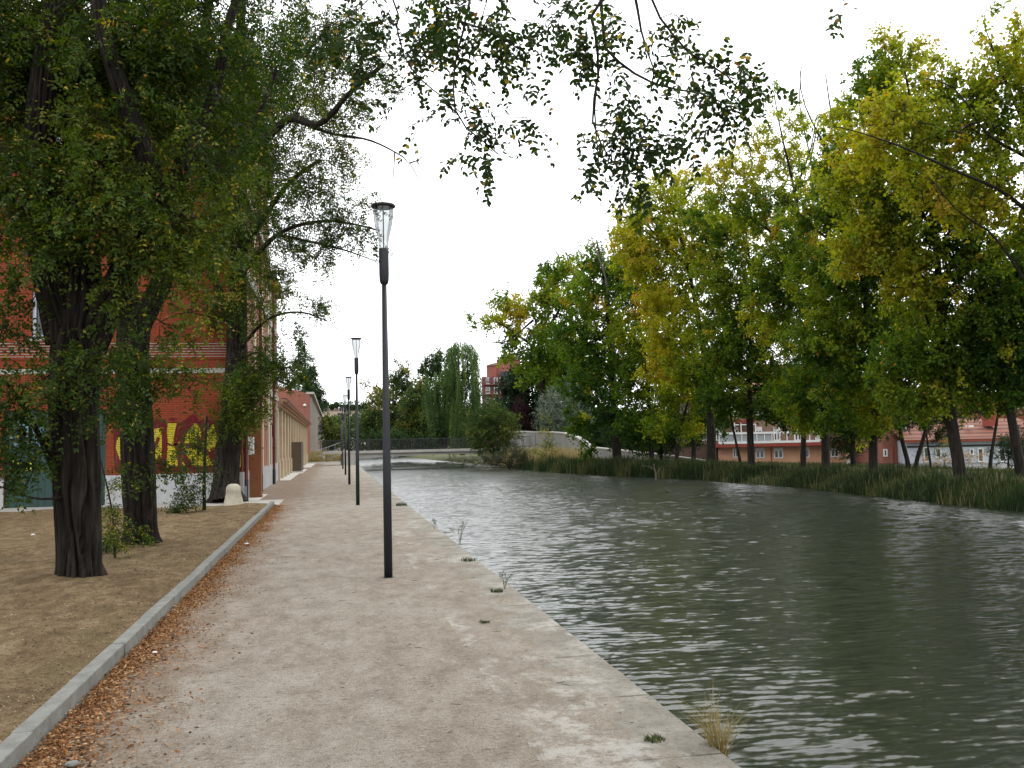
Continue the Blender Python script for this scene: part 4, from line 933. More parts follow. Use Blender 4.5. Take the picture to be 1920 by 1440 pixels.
# tree 3
D3 = 28.4; b3 = G(424, 935, .12)
tree('robinia_tree', 'farthest big tree of the sandy bed, before the brick corner, branches reaching over the path', 'tree', GB, b3,
     [(np.array([b3-[0, 0, .1], P(424, 890, D3), P(432, 800, D3), P(442, 700, D3), P(444, 600, D3)]), px2m(25, D3), px2m(18, D3)),
      (pp([(444, 610, D3), (448, 500, D3), (450, 380, D3), (440, 240, D3), (450, 80, D3), (455, -60, D3)]), .29, .12),
      (pp([(440, 620, D3), (415, 560, D3), (385, 470, D3), (350, 380, D3)]), .16, .06),
      (pp([(448, 480, D3), (500, 400, D3-.6), (545, 340, D3-1), (600, 300, D3-1.4)]), .12, .05),
      (pp([(446, 330, D3), (490, 270, D3-1), (545, 222, D3-2), (600, 232, D3-3), (655, 175, D3-3.5), (720, 120, D3-4)]), .17, .05),
      (pp([(545, 222, D3-2), (620, 250, D3-2.6), (690, 262, D3-3), (740, 285, D3-3.2), (768, 306, D3-3.3), (792, 352, D3-3.3)]), .07, .008),
      (pp([(740, 285, D3-3.2), (738, 330, D3-3.2), (740, 362, D3-3.2)]), .02, .008),
      (pp([(768, 306, D3-3.3), (785, 300, D3-3.3), (797, 288, D3-3.3)]), .025, .01),
      (pp([(446, 520, D3), (520, 440, D3-1), (600, 415, D3-1.5), (660, 420, D3-2), (712, 432, D3-2.2)]), .10, .02),
      (pp([(520, 440, D3-1), (590, 455, D3-1.6), (650, 470, D3-2), (705, 490, D3-2.2)]), .06, .012),
      (pp([(445, 660, D3), (500, 600, D3-.8), (560, 585, D3-1.2), (610, 600, D3-1.4)]), .07, .02),
      (pp([(442, 690, D3), (480, 660, D3-.5), (520, 690, D3-.8)]), .05, .02)],
     pxb([(440, 200, 110, D3, 42), (390, 600, 45, D3-.3, 3), (420, 520, 50, D3-.3, 4), (520, 90, 110, D3, 31), (620, 60, 90, D3-2, 20), (560, 190, 80, D3-1.5, 18), (480, 330, 90, D3-.5, 32), (560, 320, 70, D3-1.5, 17), (620, 300, 60, D3-2, 11), (530, 420, 80, D3-1, 18), (440, 450, 80, D3, 21), (620, 400, 60, D3-1.8, 11), (670, 400, 40, D3-2.2, 6), (690, 450, 30, D3-2.2, 3),
          (600, 460, 50, D3-1.6, 8), (520, 520, 55, D3-1, 10), (450, 560, 55, D3-.5, 11), (560, 570, 45, D3-1.3, 6), (600, 585, 25, D3-1.4, 2), (500, 600, 40, D3-.8, 4), (640, 160, 70, D3-3, 13), (700, 130, 45, D3-3.5, 6), (640, 240, 40, D3-2.6, 4), (400, 380, 60, D3, 9), (430, 790, 36, D3-.5, 10), (450, 730, 40, D3-.6, 10), (500, 690, 44, D3-.8, 16), (470, 720, 40, D3-.8, 10), (535, 690, 24, D3-1, 5), (470, 770, 26, D3-.6, 8), (350, 100, 100, D3, 35), (380, 260, 80, D3, 23), (500, 200, 90, D3, 21), (600, 120, 70, D3-2, 14), (450, -150, 200, D3, 60)]),
     compound=4, sub=6, per=5, lsub=.60, L_=.085, W_=.042, droop=.05, tint=(.52, .2, .10, .02), tipr=.009, furrow=.22, flare=.45, trk=48, step=.25, seed=13, maxr=.07, **RB)
# saplings
b = G(383, 959, .1)
tree('sapling', 'young sapling with a thin straight stem and drooping leaves near the stone bollard', 'sapling', 'saplings in the sandy bed', b,
     [(np.array([b-[0, 0, .05], P(383, 900, 22.5), P(385, 840, 22.5), P(388, 780, 22.5)]), .045, .025)],
     pxb([(352, 915, 30, 22.2, 7), (372, 860, 24, 22.3, 5), (368, 805, 24, 22.3, 5), (326, 945, 20, 22, 3)]), compound=4, sub=4, per=5, lsub=.32, L_=.075, W_=.03, droop=.45, tint=(.3, .1, .1, .02), tipr=.005, seed=14, flare=.1, **RB)
b = G(216, 1042, .1)
tree('sapling', 'spindly leafy sapling between the two nearest tree trunks', 'sapling', 'saplings in the sandy bed', b,
     [(np.array([b-[0, 0, .05], P(212, 980, 13.6), P(205, 930, 13.6), P(188, 860, 13.5)]), .018, .008)],
     pxb([(200, 960, 34, 13.5, 6), (222, 985, 26, 13.6, 4), (235, 1000, 24, 13.5, 3), (195, 910, 26, 13.5, 3)]), compound=4, sub=4, per=4, lsub=.2, L_=.04, W_=.02, droop=.3, tint=(.62, .15, .14, .15), tipr=.003, seed=15, flare=.1, **RB)
# overhanging tree beside the camera: trunk out of the frame, boughs over the path
D0 = 5.2
tree('robinia_tree', 'boughs with large dark leaves hanging down over the path from the top edge', 'tree', None, (-2.9, 1.6, .08),
     [(np.array([(-2.9, 1.6, -.05), (-2.8, 1.7, 1.5), (-2.7, 1.9, 3.0), (-2.3, 2.3, 4.4)]), .27, .16),
      ([(-2.3, 2.3, 4.4), (-1.3, 3.2, 5.2), (-.1, 4.2, 5.45), (1.3, 5.0, 5.3), (1.9, 5.2, 5.0), P(1180, -60, 5.4)], .12, .016),
      (pp([(1180, -60, 5.4), (1196, 20, 5.35), (1206, 75, 5.3), (1226, 130, 5.25), (1222, 165, 5.2)]), .012, .003),
      (pp([(1180, -40, 5.4), (1112, 20, 5.3), (1118, 70, 5.2), (1122, 140, 5.2), (1110, 215, 5.2), (1125, 265, 5.2), (1148, 305, 5.2)]), .012, .004),
      (pp([(1125, -20, 5.3), (1135, 90, 5.2), (1150, 108, 5.2), (1210, 150, 5.1), (1270, 168, 5.1), (1330, 180, 5.1), (1390, 215, 5.1)]), .011, .004),
      ([(1.3, 5.0, 5.3)] + pp([(1190, -90, 5.0), (1230, 20, 5.0), (1275, 80, 5.0), (1305, 110, 5.0), (1350, 130, 5.0), (1390, 175, 5.0)]), .014, .004),
      (pp([(1125, 120, 5.2), (1115, 200, 5.25), (1125, 330, 5.25)]), .006, .003),
      ([(-.1, 4.2, 5.45)] + pp([(860, -60, 5.6), (875, 20, 5.5), (860, 90, 5.4), (850, 150, 5.4), (858, 220, 5.4), (900, 260, 5.4), (935, 290, 5.4)]), .018, .004),
      ([(-1.3, 3.2, 5.2)] + pp([(700, -60, 6.0), (745, 60, 5.9), (760, 110, 5.9), (790, 150, 5.8), (840, 190, 5.7), (862, 210, 5.7)]), .016, .004),
      (pp([(860, 40, 5.4), (920, 60, 5.4), (985, 100, 5.4)]), .008, .003),
      ([(1.3, 5.0, 5.3), (2.6, 5.6, 5.6)]+pp([(1560, -60, 5.6), (1555, -5, 5.6)]), .016, .004)],
     [(P(a, b_, c_), (r_*1.1*c_/F,)*3, max(1, int(n*(.62 if a < 1000 else .5)+.5))) for a, b_, r_, c_, n in
      [(650, 30, 60, 6.0, 12), (720, 40, 60, 5.9, 12), (790, 30, 60, 5.8, 13), (850, 20, 55, 5.6, 12), (700, 100, 45, 5.9, 7), (780, 100, 50, 5.8, 8), (850, 90, 55, 5.5, 10), (920, 40, 50, 5.5, 9), (975, 95, 42, 5.4, 7), (1020, 40, 45, 5.4, 7), (1070, 60, 40, 5.3, 7), (950, 20, 50, 5.5, 7),
       (900, 180, 30, 5.4, 4), (850, 170, 30, 5.5, 4), (985, 215, 18, 5.4, 3), (900, 230, 30, 5.4, 5), (935, 275, 25, 5.4, 4), (870, 285, 12, 5.4, 1), (740, 150, 30, 5.8, 2), (800, 235, 18, 5.7, 1), (620, 70, 50, 6.1, 8),
       (1120, 60, 45, 5.2, 8), (1130, 20, 40, 5.2, 6), (1165, 170, 30, 5.2, 4), (1200, 220, 32, 5.2, 5), (1160, 200, 30, 5.2, 4), (1220, 160, 25, 5.1, 3), (1110, 280, 30, 5.2, 4), (1150, 285, 38, 5.2, 6), (1200, 290, 40, 5.2, 7), (1235, 265, 24, 5.2, 4), (1165, 340, 28, 5.2, 4), (1185, 355, 16, 5.2, 2), (1180, 250, 25, 5.2, 3),
       (1250, 70, 30, 5.0, 4), (1310, 70, 35, 5.0, 4), (1350, 110, 38, 5.0, 5), (1385, 105, 28, 5.0, 3), (1400, 150, 24, 5.0, 3), (1390, 185, 32, 5.0, 6), (1370, 215, 24, 5.1, 4), (1300, 150, 26, 5.0, 3), (1270, 195, 24, 5.1, 3), (1270, 235, 22, 5.1, 3), (1330, 170, 24, 5.1, 3), (1260, 20, 30, 5.0, 3), (1100, 110, 35, 5.2, 5), (1545, -8, 16, 5.6, 1)]]+[((-2.4, 3.0, 6.4), (2.2, 2.2, 1.1), 130), ((-.6, 1.5, 6.6), (2.0, 2.0, .9), 90), ((-3.6, 6.0, 6.8), (2.0, 2.2, 1.0), 90)],
     compound=4, sub=2, per=3, lsub=.14, L_=.036, W_=.0215, droop=.35, tint=(.22, .12, .1, .055), tipr=.0022, furrow=.2, flare=.3, trk=32, step=.12, seed=16, mat='robinia', bark='bark', k=8, maxr=.010)

# ------------------------------------------------------------------ poplars of the far bank
GP = 'poplars along the far bank'
def poplar(label, d, trunk, tw, limbs, blobs, tint=(.42, .2, .12, .03), spots=(), dens=1., seed=0, lf=.112, base_z=None, mat='poplar', sub=8, per=9, **kw):
    """trunk: list of px,py at depth d; tw: base radius px"""
    s = max(1., d/42)
    bpt = P(trunk[0][0], trunk[0][1], d); tr = [bpt-[0, 0, 1.2]]+[P(a, b, d) for a, b in trunk]
    bl = []
    for q in blobs:
        px, py, rp = q[:3]; dd = d+(q[4] if len(q) > 4 else 0); n = (q[3] if len(q) > 3 and q[3] else 1.)*dens*rp*rp/62
        r = rp*dd/F; bl.append((P(px, py, dd), (r, r*1.15, r*.92), max(2, int(n))))
    sp = [(P(a, b, d), r*d/F, t) for a, b, r, t in spots]
    return tree(kw.pop('name', 'poplar_tree'), label, 'tree', kw.pop('group', GP), bpt, [(tr, px2m(tw, d), px2m(tw*.10, d))]+[(pp([(a, b, d+dz) for a, b, dz in l]), px2m(w0, d), px2m(w1, d)) for l, w0, w1 in limbs],
                bl, tint=tint, spots=sp, sub=sub, per=per, lsub=.50*s, L_=lf*s, W_=lf*.9*s, tipr=.007*s, seed=100+seed, trk=16, step=.6, droop=.08, furrow=.12, flare=.5, mat=mat, twigmesh=d < 50, maxr=.07, **kw)
poplar('tallest yellowing poplar whose dark boughs enter from the right edge', 27, [(2010, 905), (1985, 700), (1955, 450), (1925, 250), (1900, 60)], 22,
       [([(1968, 430, 0), (1880, 360, -1), (1790, 320, -2), (1690, 275, -2.5), (1600, 245, -3), (1560, 235, -3)], 5, .6), ([(1935, 300, 0), (1850, 250, -1), (1790, 165, -1.5), (1720, 145, -2)], 4, .5),
        ([(1980, 620, 0), (1870, 450, -1), (1800, 400, -1.5), (1740, 330, -2)], 4.5, .6), ([(1925, 240, 0), (1880, 140, 0), (1850, 60, 0)], 5, 1)],
       [(1890, 120, 75, .35), (1840, 190, 80, .4), (1780, 160, 60, .3), (1900, 260, 90, .45), (1790, 260, 85, .45), (1700, 230, 70, .45), (1640, 260, 60, .4), (1850, 360, 90, .45), (1740, 340, 70, .45), (1930, 440, 80, .4), (1895, 50, 45, .2), (1660, 190, 45, .3), (1960, 160, 80, .3)],
       tint=(.61, .17, .06, .02), seed=1, spots=[(1640, 250, 70, .78), (1780, 300, 60, .6)])
poplar('poplar with twin slanting stems at the far right, dark crown low over the water', 31, [(1912, 872), (1893, 760), (1880, 640), (1860, 520), (1850, 440)], 12,
       [([(1885, 640, 0), (1820, 560, 0), (1770, 500, 0)], 5, 1), ([(1893, 760, 0), (1925, 640, 0), (1960, 540, 0)], 6, 1)],
       [(1850, 560, 90), (1900, 660, 80), (1920, 520, 90), (1840, 660, 60, .7), (1800, 470, 70, .8), (1960, 620, 70), (1900, 740, 50, .7)], tint=(0.45, 0.20, .05, 0.010), seed=2)
poplar('big straight poplar with a wide flaring trunk base nearest the reeds on the right', 31.5, [(1800, 888), (1785, 800), (1770, 690), (1762, 560), (1752, 430), (1730, 300), (1700, 150), (1685, 80)], 13,
       [([(1785, 720, 0), (1745, 620, 0), (1720, 540, .5)], 5, 1), ([(1765, 560, 0), (1830, 480, 0), (1860, 400, 0)], 4, 1), ([(1752, 430, 0), (1690, 350, 0), (1650, 280, 0)], 4, 1)],
       [(1690, 120, 48, .8), (1650, 190, 60, .8), (1720, 210, 60, .8), (1620, 290, 60, .8), (1690, 330, 85), (1770, 400, 80, .8), (1700, 450, 70, .7), (1730, 640, 75, .9), (1800, 700, 60, .8), (1740, 750, 44, .8), (1690, 750, 40, .8), (1830, 740, 36, .7), (1720, 540, 70), (1830, 600, 60), (1690, 690, 60, .8), (1650, 400, 70, .8), (1610, 470, 60), (1590, 220, 45, .5), (1640, 150, 45, .5), (1560, 350, 50, .5), (1670, 80, 26, .5)],
       tint=(0.57, 0.25, .05, 0.017), seed=3, spots=[(1680, 170, 60, .7), (1620, 300, 60, .8)])
poplar('upright poplar with a thick trunk standing left of the brick cottage', 37, [(1637, 876), (1637, 780), (1630, 640), (1612, 480), (1585, 330), (1560, 220), (1548, 140)], 9.5,
       [([(1585, 330, 0), (1545, 270, 0), (1510, 200, 0), (1500, 150, 0), (1506, 105, 0)], 3, .5), ([(1612, 480, 0), (1540, 440, 0), (1480, 380, 0)], 4, .8), ([(1630, 640, 0), (1690, 560, 0), (1720, 480, 0)], 4, .8)],
       [(1590, 400, 80), (1640, 500, 85), (1560, 520, 80), (1600, 620, 90), (1660, 620, 70), (1540, 640, 70), (1610, 730, 65, .9), (1570, 780, 34), (1620, 800, 28, .8), (1560, 330, 60, .5), (1500, 420, 50, .6), (1650, 760, 50, .7), (1590, 270, 50, .5), (1570, 330, 60, .6), (1620, 340, 60, .6), (1545, 260, 40, .3), (1600, 200, 35, .3)],
       tint=(0.45, 0.22, .05, 0.014), seed=4, spots=[(1640, 760, 50, .72), (1590, 600, 40, .45)])
poplar('poplar standing at the right end of the salmon building', 42.5, [(1548, 870), (1546, 770), (1540, 650), (1515, 500), (1490, 360), (1465, 250), (1450, 170)], 8.5,
       [([(1515, 500, 0), (1440, 430, 0), (1380, 390, 0), (1340, 340, 0)], 4, .8), ([(1490, 360, 0), (1520, 280, 0), (1530, 220, 0)], 3, .6)],
       [(1490, 460, 80), (1530, 560, 80), (1470, 600, 75), (1440, 400, 60, .7), (1480, 330, 55, .45), (1455, 240, 48, .38), (1500, 230, 36, .25), (1540, 690, 65), (1500, 740, 60), (1550, 780, 40, .8), (1500, 790, 26, .8), (1450, 530, 60), (1560, 600, 50), (1400, 330, 50, .55), (1350, 320, 42, .7), (1470, 190, 34, .35), (1400, 390, 55, .7), (1430, 290, 45, .4), (1490, 280, 45, .45), (1500, 370, 60, .6), (1345, 370, 45, .8)],
       tint=(0.57, 0.28, .05, 0.021), seed=5, spots=[(1350, 320, 60, .80), (1400, 330, 60, .7), (1480, 250, 80, .62), (1500, 520, 80, .36)])
poplar('slim straight poplar crossing the middle of the salmon building', 47.5, [(1409, 870), (1406, 800), (1404, 700), (1412, 580), (1402, 460), (1385, 360)], 8,
       [([(1404, 720, 0), (1430, 620, 0), (1450, 520, 0)], 4, .8), ([(1412, 580, 0), (1350, 510, 0), (1320, 440, 0)], 4, .8)],
       [(1390, 430, 65, .9), (1420, 540, 80), (1360, 520, 70), (1440, 640, 75), (1370, 640, 75), (1400, 720, 55, .9), (1460, 720, 50), (1440, 770, 34), (1390, 770, 26, .7), (1350, 750, 40), (1480, 780, 34), (1330, 420, 50, .7)],
       tint=(0.47, 0.22, .05, 0.017), seed=6, spots=[(1420, 440, 45, .80), (1370, 660, 50, .3), (1460, 730, 30, .75)])
poplar('bright yellow-green poplar rising above its neighbours in the middle of the row', 52, [(1334, 866), (1332, 780), (1318, 650), (1290, 500), (1262, 400), (1245, 330)], 10,
       [([(1290, 500, 0), (1230, 440, 0), (1190, 400, 0)], 4, .8), ([(1318, 650, 0), (1360, 560, 0), (1380, 480, 0)], 4, .8), ([(1262, 400, 0), (1300, 350, 0), (1310, 300, 0)], 3, .6)],
       [(1245, 365, 52), (1200, 410, 50, .9), (1290, 410, 60, .9), (1240, 460, 75), (1310, 490, 70), (1280, 570, 80), (1330, 620, 75), (1300, 700, 65), (1210, 500, 50), (1350, 710, 50), (1190, 450, 50), (1340, 440, 55), (1280, 345, 40, .7), (1175, 400, 30, .8)],
       tint=(.68, .15, .05, .02), seed=7, spots=[(1350, 660, 90, .36), (1270, 620, 60, .62), (1240, 400, 70, .62)])
poplar('short yellow-orange poplar leaning left over the reeds', 54, [(1268, 866), (1278, 800), (1290, 740), (1280, 680), (1262, 640)], 5,
       [([(1285, 740, 0), (1240, 700, 0), (1215, 690, 0)], 2.5, .6)],
       [(1270, 690, 45), (1230, 695, 36), (1290, 740, 40), (1245, 640, 42), (1320, 760, 34, .8), (1235, 590, 40), (1250, 750, 30, .8), (1225, 560, 34), (1235, 790, 34), (1290, 800, 30), (1260, 660, 50)], tint=(0.75, 0.18, .05, 0.028), seed=8, spots=[(1250, 760, 40, .45)])
poplar('bushy mid-green poplar with stems hidden behind low leaves', 58, [(1222, 864), (1220, 800), (1212, 700), (1200, 600), (1192, 500)], 6,
       [([(1212, 700, 0), (1240, 640, 0), (1250, 580, 0)], 3, .8)],
       [(1205, 560, 60), (1190, 640, 60), (1230, 660, 50), (1200, 740, 50), (1240, 720, 44), (1190, 700, 44), (1220, 800, 36), (1195, 820, 26), (1180, 500, 45), (1170, 790, 30, .7)], tint=(0.49, 0.18, .05, 0.007), seed=9)
poplar('dark green poplar with the thickest trunk beside the concrete wall', 61, [(1158, 868), (1153, 800), (1146, 700), (1140, 600), (1128, 500), (1118, 450)], 10,
       [([(1146, 700, 0), (1100, 640, 0), (1070, 600, 0)], 4, .8), ([(1140, 600, 0), (1180, 540, 0), (1190, 470, 0)], 4, .8)],
       [(1115, 490, 42, .9), (1150, 520, 55), (1100, 560, 55), (1160, 600, 65), (1110, 640, 60), (1160, 690, 60), (1100, 710, 50), (1150, 770, 45, .9), (1092, 790, 38), (1105, 840, 20), (1180, 460, 40, .9), (1190, 790, 30), (1075, 620, 40)],
       tint=(0.38, 0.15, .05, 0.005), seed=10, mat='poplar')
poplar('poplar at the left end of the row with a golden yellow patch on its crown', 90, [(1022, 850), (1018, 760), (1012, 660), (1000, 580), (990, 540)], 8,
       [([(1012, 660, 0), (960, 620, 0), (915, 600, 0), (885, 610, 0)], 3, .5), ([(1000, 600, 0), (950, 640, 0), (905, 640, 0)], 2.5, .5), ([(1012, 640, 0), (1060, 560, 0), (1085, 490, 0)], 4, .7)],
       [(985, 590, 40), (955, 575, 30), (930, 600, 32, .6), (960, 625, 36, .8), (905, 605, 20, .35), (890, 600, 14, .3), (1020, 560, 42), (1050, 510, 32), (1080, 530, 40), (1060, 580, 50), (1020, 640, 55), (1060, 660, 60), (1010, 700, 50), (1030, 520, 30), (1070, 500, 30), (965, 670, 28, .8)],
       tint=(0.40, 0.15, .05, 0.010), seed=11, spots=[(975, 575, 34, .84), (1042, 548, 28, .82), (940, 595, 30, .7), (1020, 500, 30, .3), (965, 600, 26, .85)])
poplar('black-green conifer-like tree behind the purple bush', 96, [(1000, 850), (1000, 780), (998, 720), (996, 690)], 6, [],
       [(985, 710, 40), (1015, 700, 40), (970, 745, 32), (1005, 750, 38), (1040, 740, 36), (950, 720, 26), (980, 780, 34), (1010, 790, 34), (1030, 770, 34), (1050, 710, 36), (960, 770, 24), (1060, 680, 44), (1020, 670, 36), (1075, 730, 34), (1090, 770, 34), (1120, 740, 34)], tint=(0.15, 0.12, .05, 0.000), seed=12, mat='dark', name='dark_tree', group='trees behind the concrete wall')
# thin leaning stems
poplar('thin leaning poplar crossing the left part of the salmon building', 48, [(1388, 868), (1378, 820), (1367, 760), (1362, 690)], 4, [], [(1360, 690, 42), (1350, 740, 32), (1375, 640, 34)], tint=(0.43, 0.15, .05, 0.010), seed=13)
poplar('slender poplar leaning left right beside the brick cottage', 39, [(1703, 874), (1690, 820), (1680, 760), (1677, 680), (1685, 600)], 6, [([(1680, 760, 0), (1705, 690, 0), (1712, 630, 0)], 3, .6)], [(1680, 660, 45), (1700, 600, 45), (1665, 720, 38, .8)], tint=(0.61, 0.15, .05, 0.021), seed=14)
poplar('slender poplar leaning right that crosses a thinner one before the white house', 38, [(1717, 874), (1732, 820), (1744, 760), (1750, 690), (1748, 620)], 5.5, [], [(1750, 660, 45), (1740, 600, 45), (1765, 740, 34, .7)], tint=(0.50, 0.15, .05, 0.014), seed=15)
poplar('thinnest poplar stem rising before the white wall', 38.5, [(1745, 872), (1739, 830), (1735, 780), (1738, 700)], 3, [], [(1738, 700, 36), (1722, 760, 26, .6)], tint=(0.50, 0.15, .05, 0.014), seed=16)
poplar('thin dark poplar stem before the tile roof of the white house', 36, [(1857, 872), (1864, 820), (1874, 760), (1886, 680)], 5, [], [(1885, 700, 48), (1868, 650, 42)], tint=(0.41, 0.15, .05, 0.014), seed=17)
poplar('dark ivy-covered poplar with trailing leaves right of the salmon building', 45, [(1600, 868), (1598, 800), (1594, 720), (1588, 640)], 7, [], [(1598, 800, 30), (1592, 740, 36), (1600, 690, 40), (1572, 780, 28), (1585, 650, 40)], tint=(0.33, 0.12, .05, 0.003), seed=18)
poplar('poplar half hidden behind the left end of the salmon building', 57, [(1300, 866), (1304, 800), (1312, 740), (1316, 680)], 6, [], [(1315, 700, 48), (1330, 760, 38), (1290, 790, 32), (1345, 790, 30)], tint=(0.41, 0.15, .05, 0.010), seed=19)
poplar('sparse poplar with a bare curved top reaching into the white sky', 44.5, [(1506, 868), (1508, 780), (1512, 660), (1520, 520), (1535, 400), (1520, 300), (1500, 200), (1503, 120)], 6,
       [([(1535, 400, 0), (1560, 300, 0), (1575, 240, 0)], 2.5, .5), ([(1520, 300, 0), (1535, 220, 0), (1540, 170, 0)], 1.6, .4)],
       [(1530, 400, 50, .5), (1540, 320, 40, .3), (1510, 480, 60), (1520, 780, 40, .7), (1560, 250, 30, .3)], tint=(0.65, 0.25, .05, 0.035), seed=20)
for q, (x_, y_, lab) in enumerate([(23.0, 17.5, 'unseen poplar added just outside the right edge to darken the water reflection'), (22.0, 10.5, 'unseen poplar added well outside the right edge to darken the water reflection'), (22.5, 3.0, 'unseen poplar added opposite the viewer, outside the frame, to darken the water reflection')]):  # unseen poplars added so the water reflects dark crowns instead of bright sky
    tree('poplar_tree', lab, 'tree', GP, (x_, y_, 0), [([(x_, y_, -.6), (x_, y_, 4), (x_+.3, y_+.2, 9), (x_, y_, 15)], .25, .03)], [((x_, y_, 5), (2.6, 3.8, 2.8), 90), ((x_, y_, 10), (3.0, 4.4, 3), 120), ((x_, y_, 15), (2.6, 4.0, 3.2), 110), ((x_, y_, 19), (1.6, 2.6, 2.2), 40)],
         tint=(.4, .2, .06, .01), sub=6, per=7, lsub=.6, L_=.2, W_=.18, tipr=.008, seed=400+q, trk=10, step=.8, twigmesh=False, maxr=.07)
# dead grey limbs standing out of the crown
b = P(1142, 600, 57)
tree('dead_tree', 'bare grey dead limbs sticking up out of the green crowns', 'dead tree', None, P(1150, 860, 64),
     [(pp([(1152, 868, 64), (1152, 750, 64), (1150, 640, 63), (1142, 580, 60.5)]), .16, .10), (pp([(1142, 580, 60.1), (1138, 530, 59.1), (1125, 490, 58.8), (1112, 455, 58.6), (1105, 430, 58.6)]), .10, .02),
      (pp([(1142, 578, 60.1), (1132, 500, 59.1), (1122, 462, 58.8), (1118, 440, 58.6)]), .07, .015), (pp([(1142, 580, 60.1), (1160, 540, 59.0), (1164, 500, 58.8), (1170, 470, 58.6)]), .07, .015), (pp([(1142, 578, 60.1), (1125, 572, 59.2), (1112, 582, 59.0)]), .04, .01),
      (pp([(1162, 530, 59.0), (1176, 510, 58.8), (1182, 480, 58.6)]), .03, .01)], [], mat='dark', bark='bark_pale', seed=40, flare=.1)
# ------------------------------------------------------------------ distant trees behind the footbridge
GD = 'distant trees beyond the footbridge'
def far(name, label, d, trunk, tw, blobs, tint, mat, seed, dens=1., lf=.10, group=GD, **kw):
    if mat == 'poplar': mat = 'distant'
    s = d/42; bpt = P(trunk[0][0], trunk[0][1], d); bl = []
    for q in blobs:
        px, py, rp = q[:3]; r = rp*d/F; bl.append((P(px, py, d), (r, r*1.1, r*(q[4] if len(q) > 4 else .92)), max(3, int((q[3] if len(q) > 3 else 1)*dens*rp*rp/17))))
    return tree(name, label, kw.pop('cat', 'tree'), group, bpt, [([bpt-[0, 0, .5]]+[P(a, b, d) for a, b in trunk], px2m(tw, d), px2m(tw*.3, d))], bl, tint=tint, sub=7, per=8, lsub=.34*s, L_=lf*s*.82, W_=lf*.75*s*.82, tipr=.006*s, seed=200+seed, trk=8, step=1.2, mat=mat, twigmesh=False, maxr=.2, **kw)
far('lombardy_poplar', 'dark pointed poplar standing up behind the low workshop roof', 205, [(572, 836), (572, 760), (572, 680), (571, 640)], 3, [(565, 632, 4, 4, 3), (566, 655, 9, 4, 1.8), (562, 680, 12, 4, 1.5), (574, 668, 7, 3, 2.2), (584, 680, 6, 4, 3), (587, 705, 9, 4, 1.8), (571, 705, 16, 4, 1.3), (558, 710, 10, 3, 1.6), (580, 735, 21, 3.5, 1.1), (575, 770, 26, 3), (594, 740, 11, 3, 1.4), (600, 760, 12, 3, 1.3), (552, 725, 8, 3, 1.5)], (.45, .2, .15, 0), 'dark', 1, group=None, lf=.075)
far('leafy_tree', 'bright green tree at the end of the path beside the distant hall', 150, [(622, 838), (622, 810), (620, 790)], 2.5, [(618, 790, 14), (630, 805, 16), (612, 812, 14), (628, 825, 14), (640, 818, 10), (606, 790, 7)], (.46, .1, .12, 0), 'poplar', 2)
far('weeping_willow', 'tall weeping willow with hanging strands beside the red apartment block', 104, [(866, 845), (866, 790), (862, 720), (860, 670)], 3.5, [(864, 665, 20, 1), (868, 705, 30, 1), (845, 735, 30, 1), (885, 740, 26, 1), (820, 745, 26, 1), (865, 780, 34, 1), (830, 790, 26, 1)], (.25, .2, .12, 0), 'willow', 3, lf=.065)
wl = [o for o in bpy.data.objects if o.name.startswith('weeping_willow')][0]
LV = []; LT = []; TV = []; TI = []; nvv = 0
dW = 104
for top in ([(rng.uniform(835, 898), rng.uniform(640, 672), rng.uniform(-3, 3)) for _ in range(70)]+[(rng.uniform(795, 860), rng.uniform(695, 725), rng.uniform(-3, 3)) for _ in range(64)]+[(rng.uniform(845, 900), rng.uniform(690, 760), rng.uniform(-4, 2)) for _ in range(80)]):
    px_, py_, dz = top; edge = abs(px_-866)/40
    if py_ < 680: py_ = 636+max(0, (px_-866)**2)*.022+rng.uniform(0, 14)
    a = P(px_, py_, dW+dz); hl = rng.uniform(50, 105)*dW/F if py_ < 760 else rng.uniform(30, 60)*dW/F
    n = int(hl/.055); z = np.linspace(0, hl, n); q = np.stack([a[0]+(rng.normal(0, .03, n).cumsum()), a[1]+rng.normal(0, .02, n).cumsum(), a[2]-z], 1)
    q = np.repeat(q, 2, 0)+rng.normal(0, .05, (2*n, 3)); D_ = unit(rng.normal(0, .45, q.shape)+[0, 0, -1]); 
    V_, k_, T_ = leaves_mesh(q, D_, rng.normal(size=q.shape), rng.uniform(.18, .34, len(q)), rng.uniform(.05, .09, len(q)), np.clip(rng.normal(.24+.4*(rng.uniform() < .25), .13)+rng.normal(0, .12, len(q)), 0, 1)); LV.append(V_); LT.append(T_)
me = mesh_poly('strands', np.vstack(LV), 4, attr={'tint': np.concatenate(LT)}); link('strands', me, M['willow'], wl, True)
far('leafy_tree', 'pale pointed tree left of the willow above the footbridge', 125, [(750, 842), (750, 790), (752, 730)], 3, [(754, 700, 18, 1, 1.3), (740, 715, 18), (762, 730, 26), (735, 750, 26), (760, 775, 34), (728, 790, 30), (752, 815, 34)], (.36, .12, .12, .0), 'poplar', 4)
far('leafy_tree', 'small tree with yellow top just right of the nearest lamp pole', 110, [(700, 845), (700, 800), (702, 760)], 2.5, [(700, 735, 14, .5), (690, 722, 10, .4), (712, 752, 20), (700, 780, 26), (690, 805, 26), (715, 815, 26), (722, 735, 12, .8)], (.5, .14, .12, .02), 'poplar', 5, spots=[(P(705, 750, 110), 1.6, .76), (P(695, 800, 110), 3, .33)])
far('leafy_tree', 'dark round tree crown directly left of the willow', 118, [(820, 842), (820, 780), (822, 720)], 3, [(825, 672, 16), (812, 690, 24), (798, 700, 18), (830, 720, 32), (800, 750, 34), (780, 780, 34), (820, 790, 36), (845, 780, 30), (790, 815, 30), (835, 820, 28)], (.24, .12, .12, 0), 'poplar', 6)
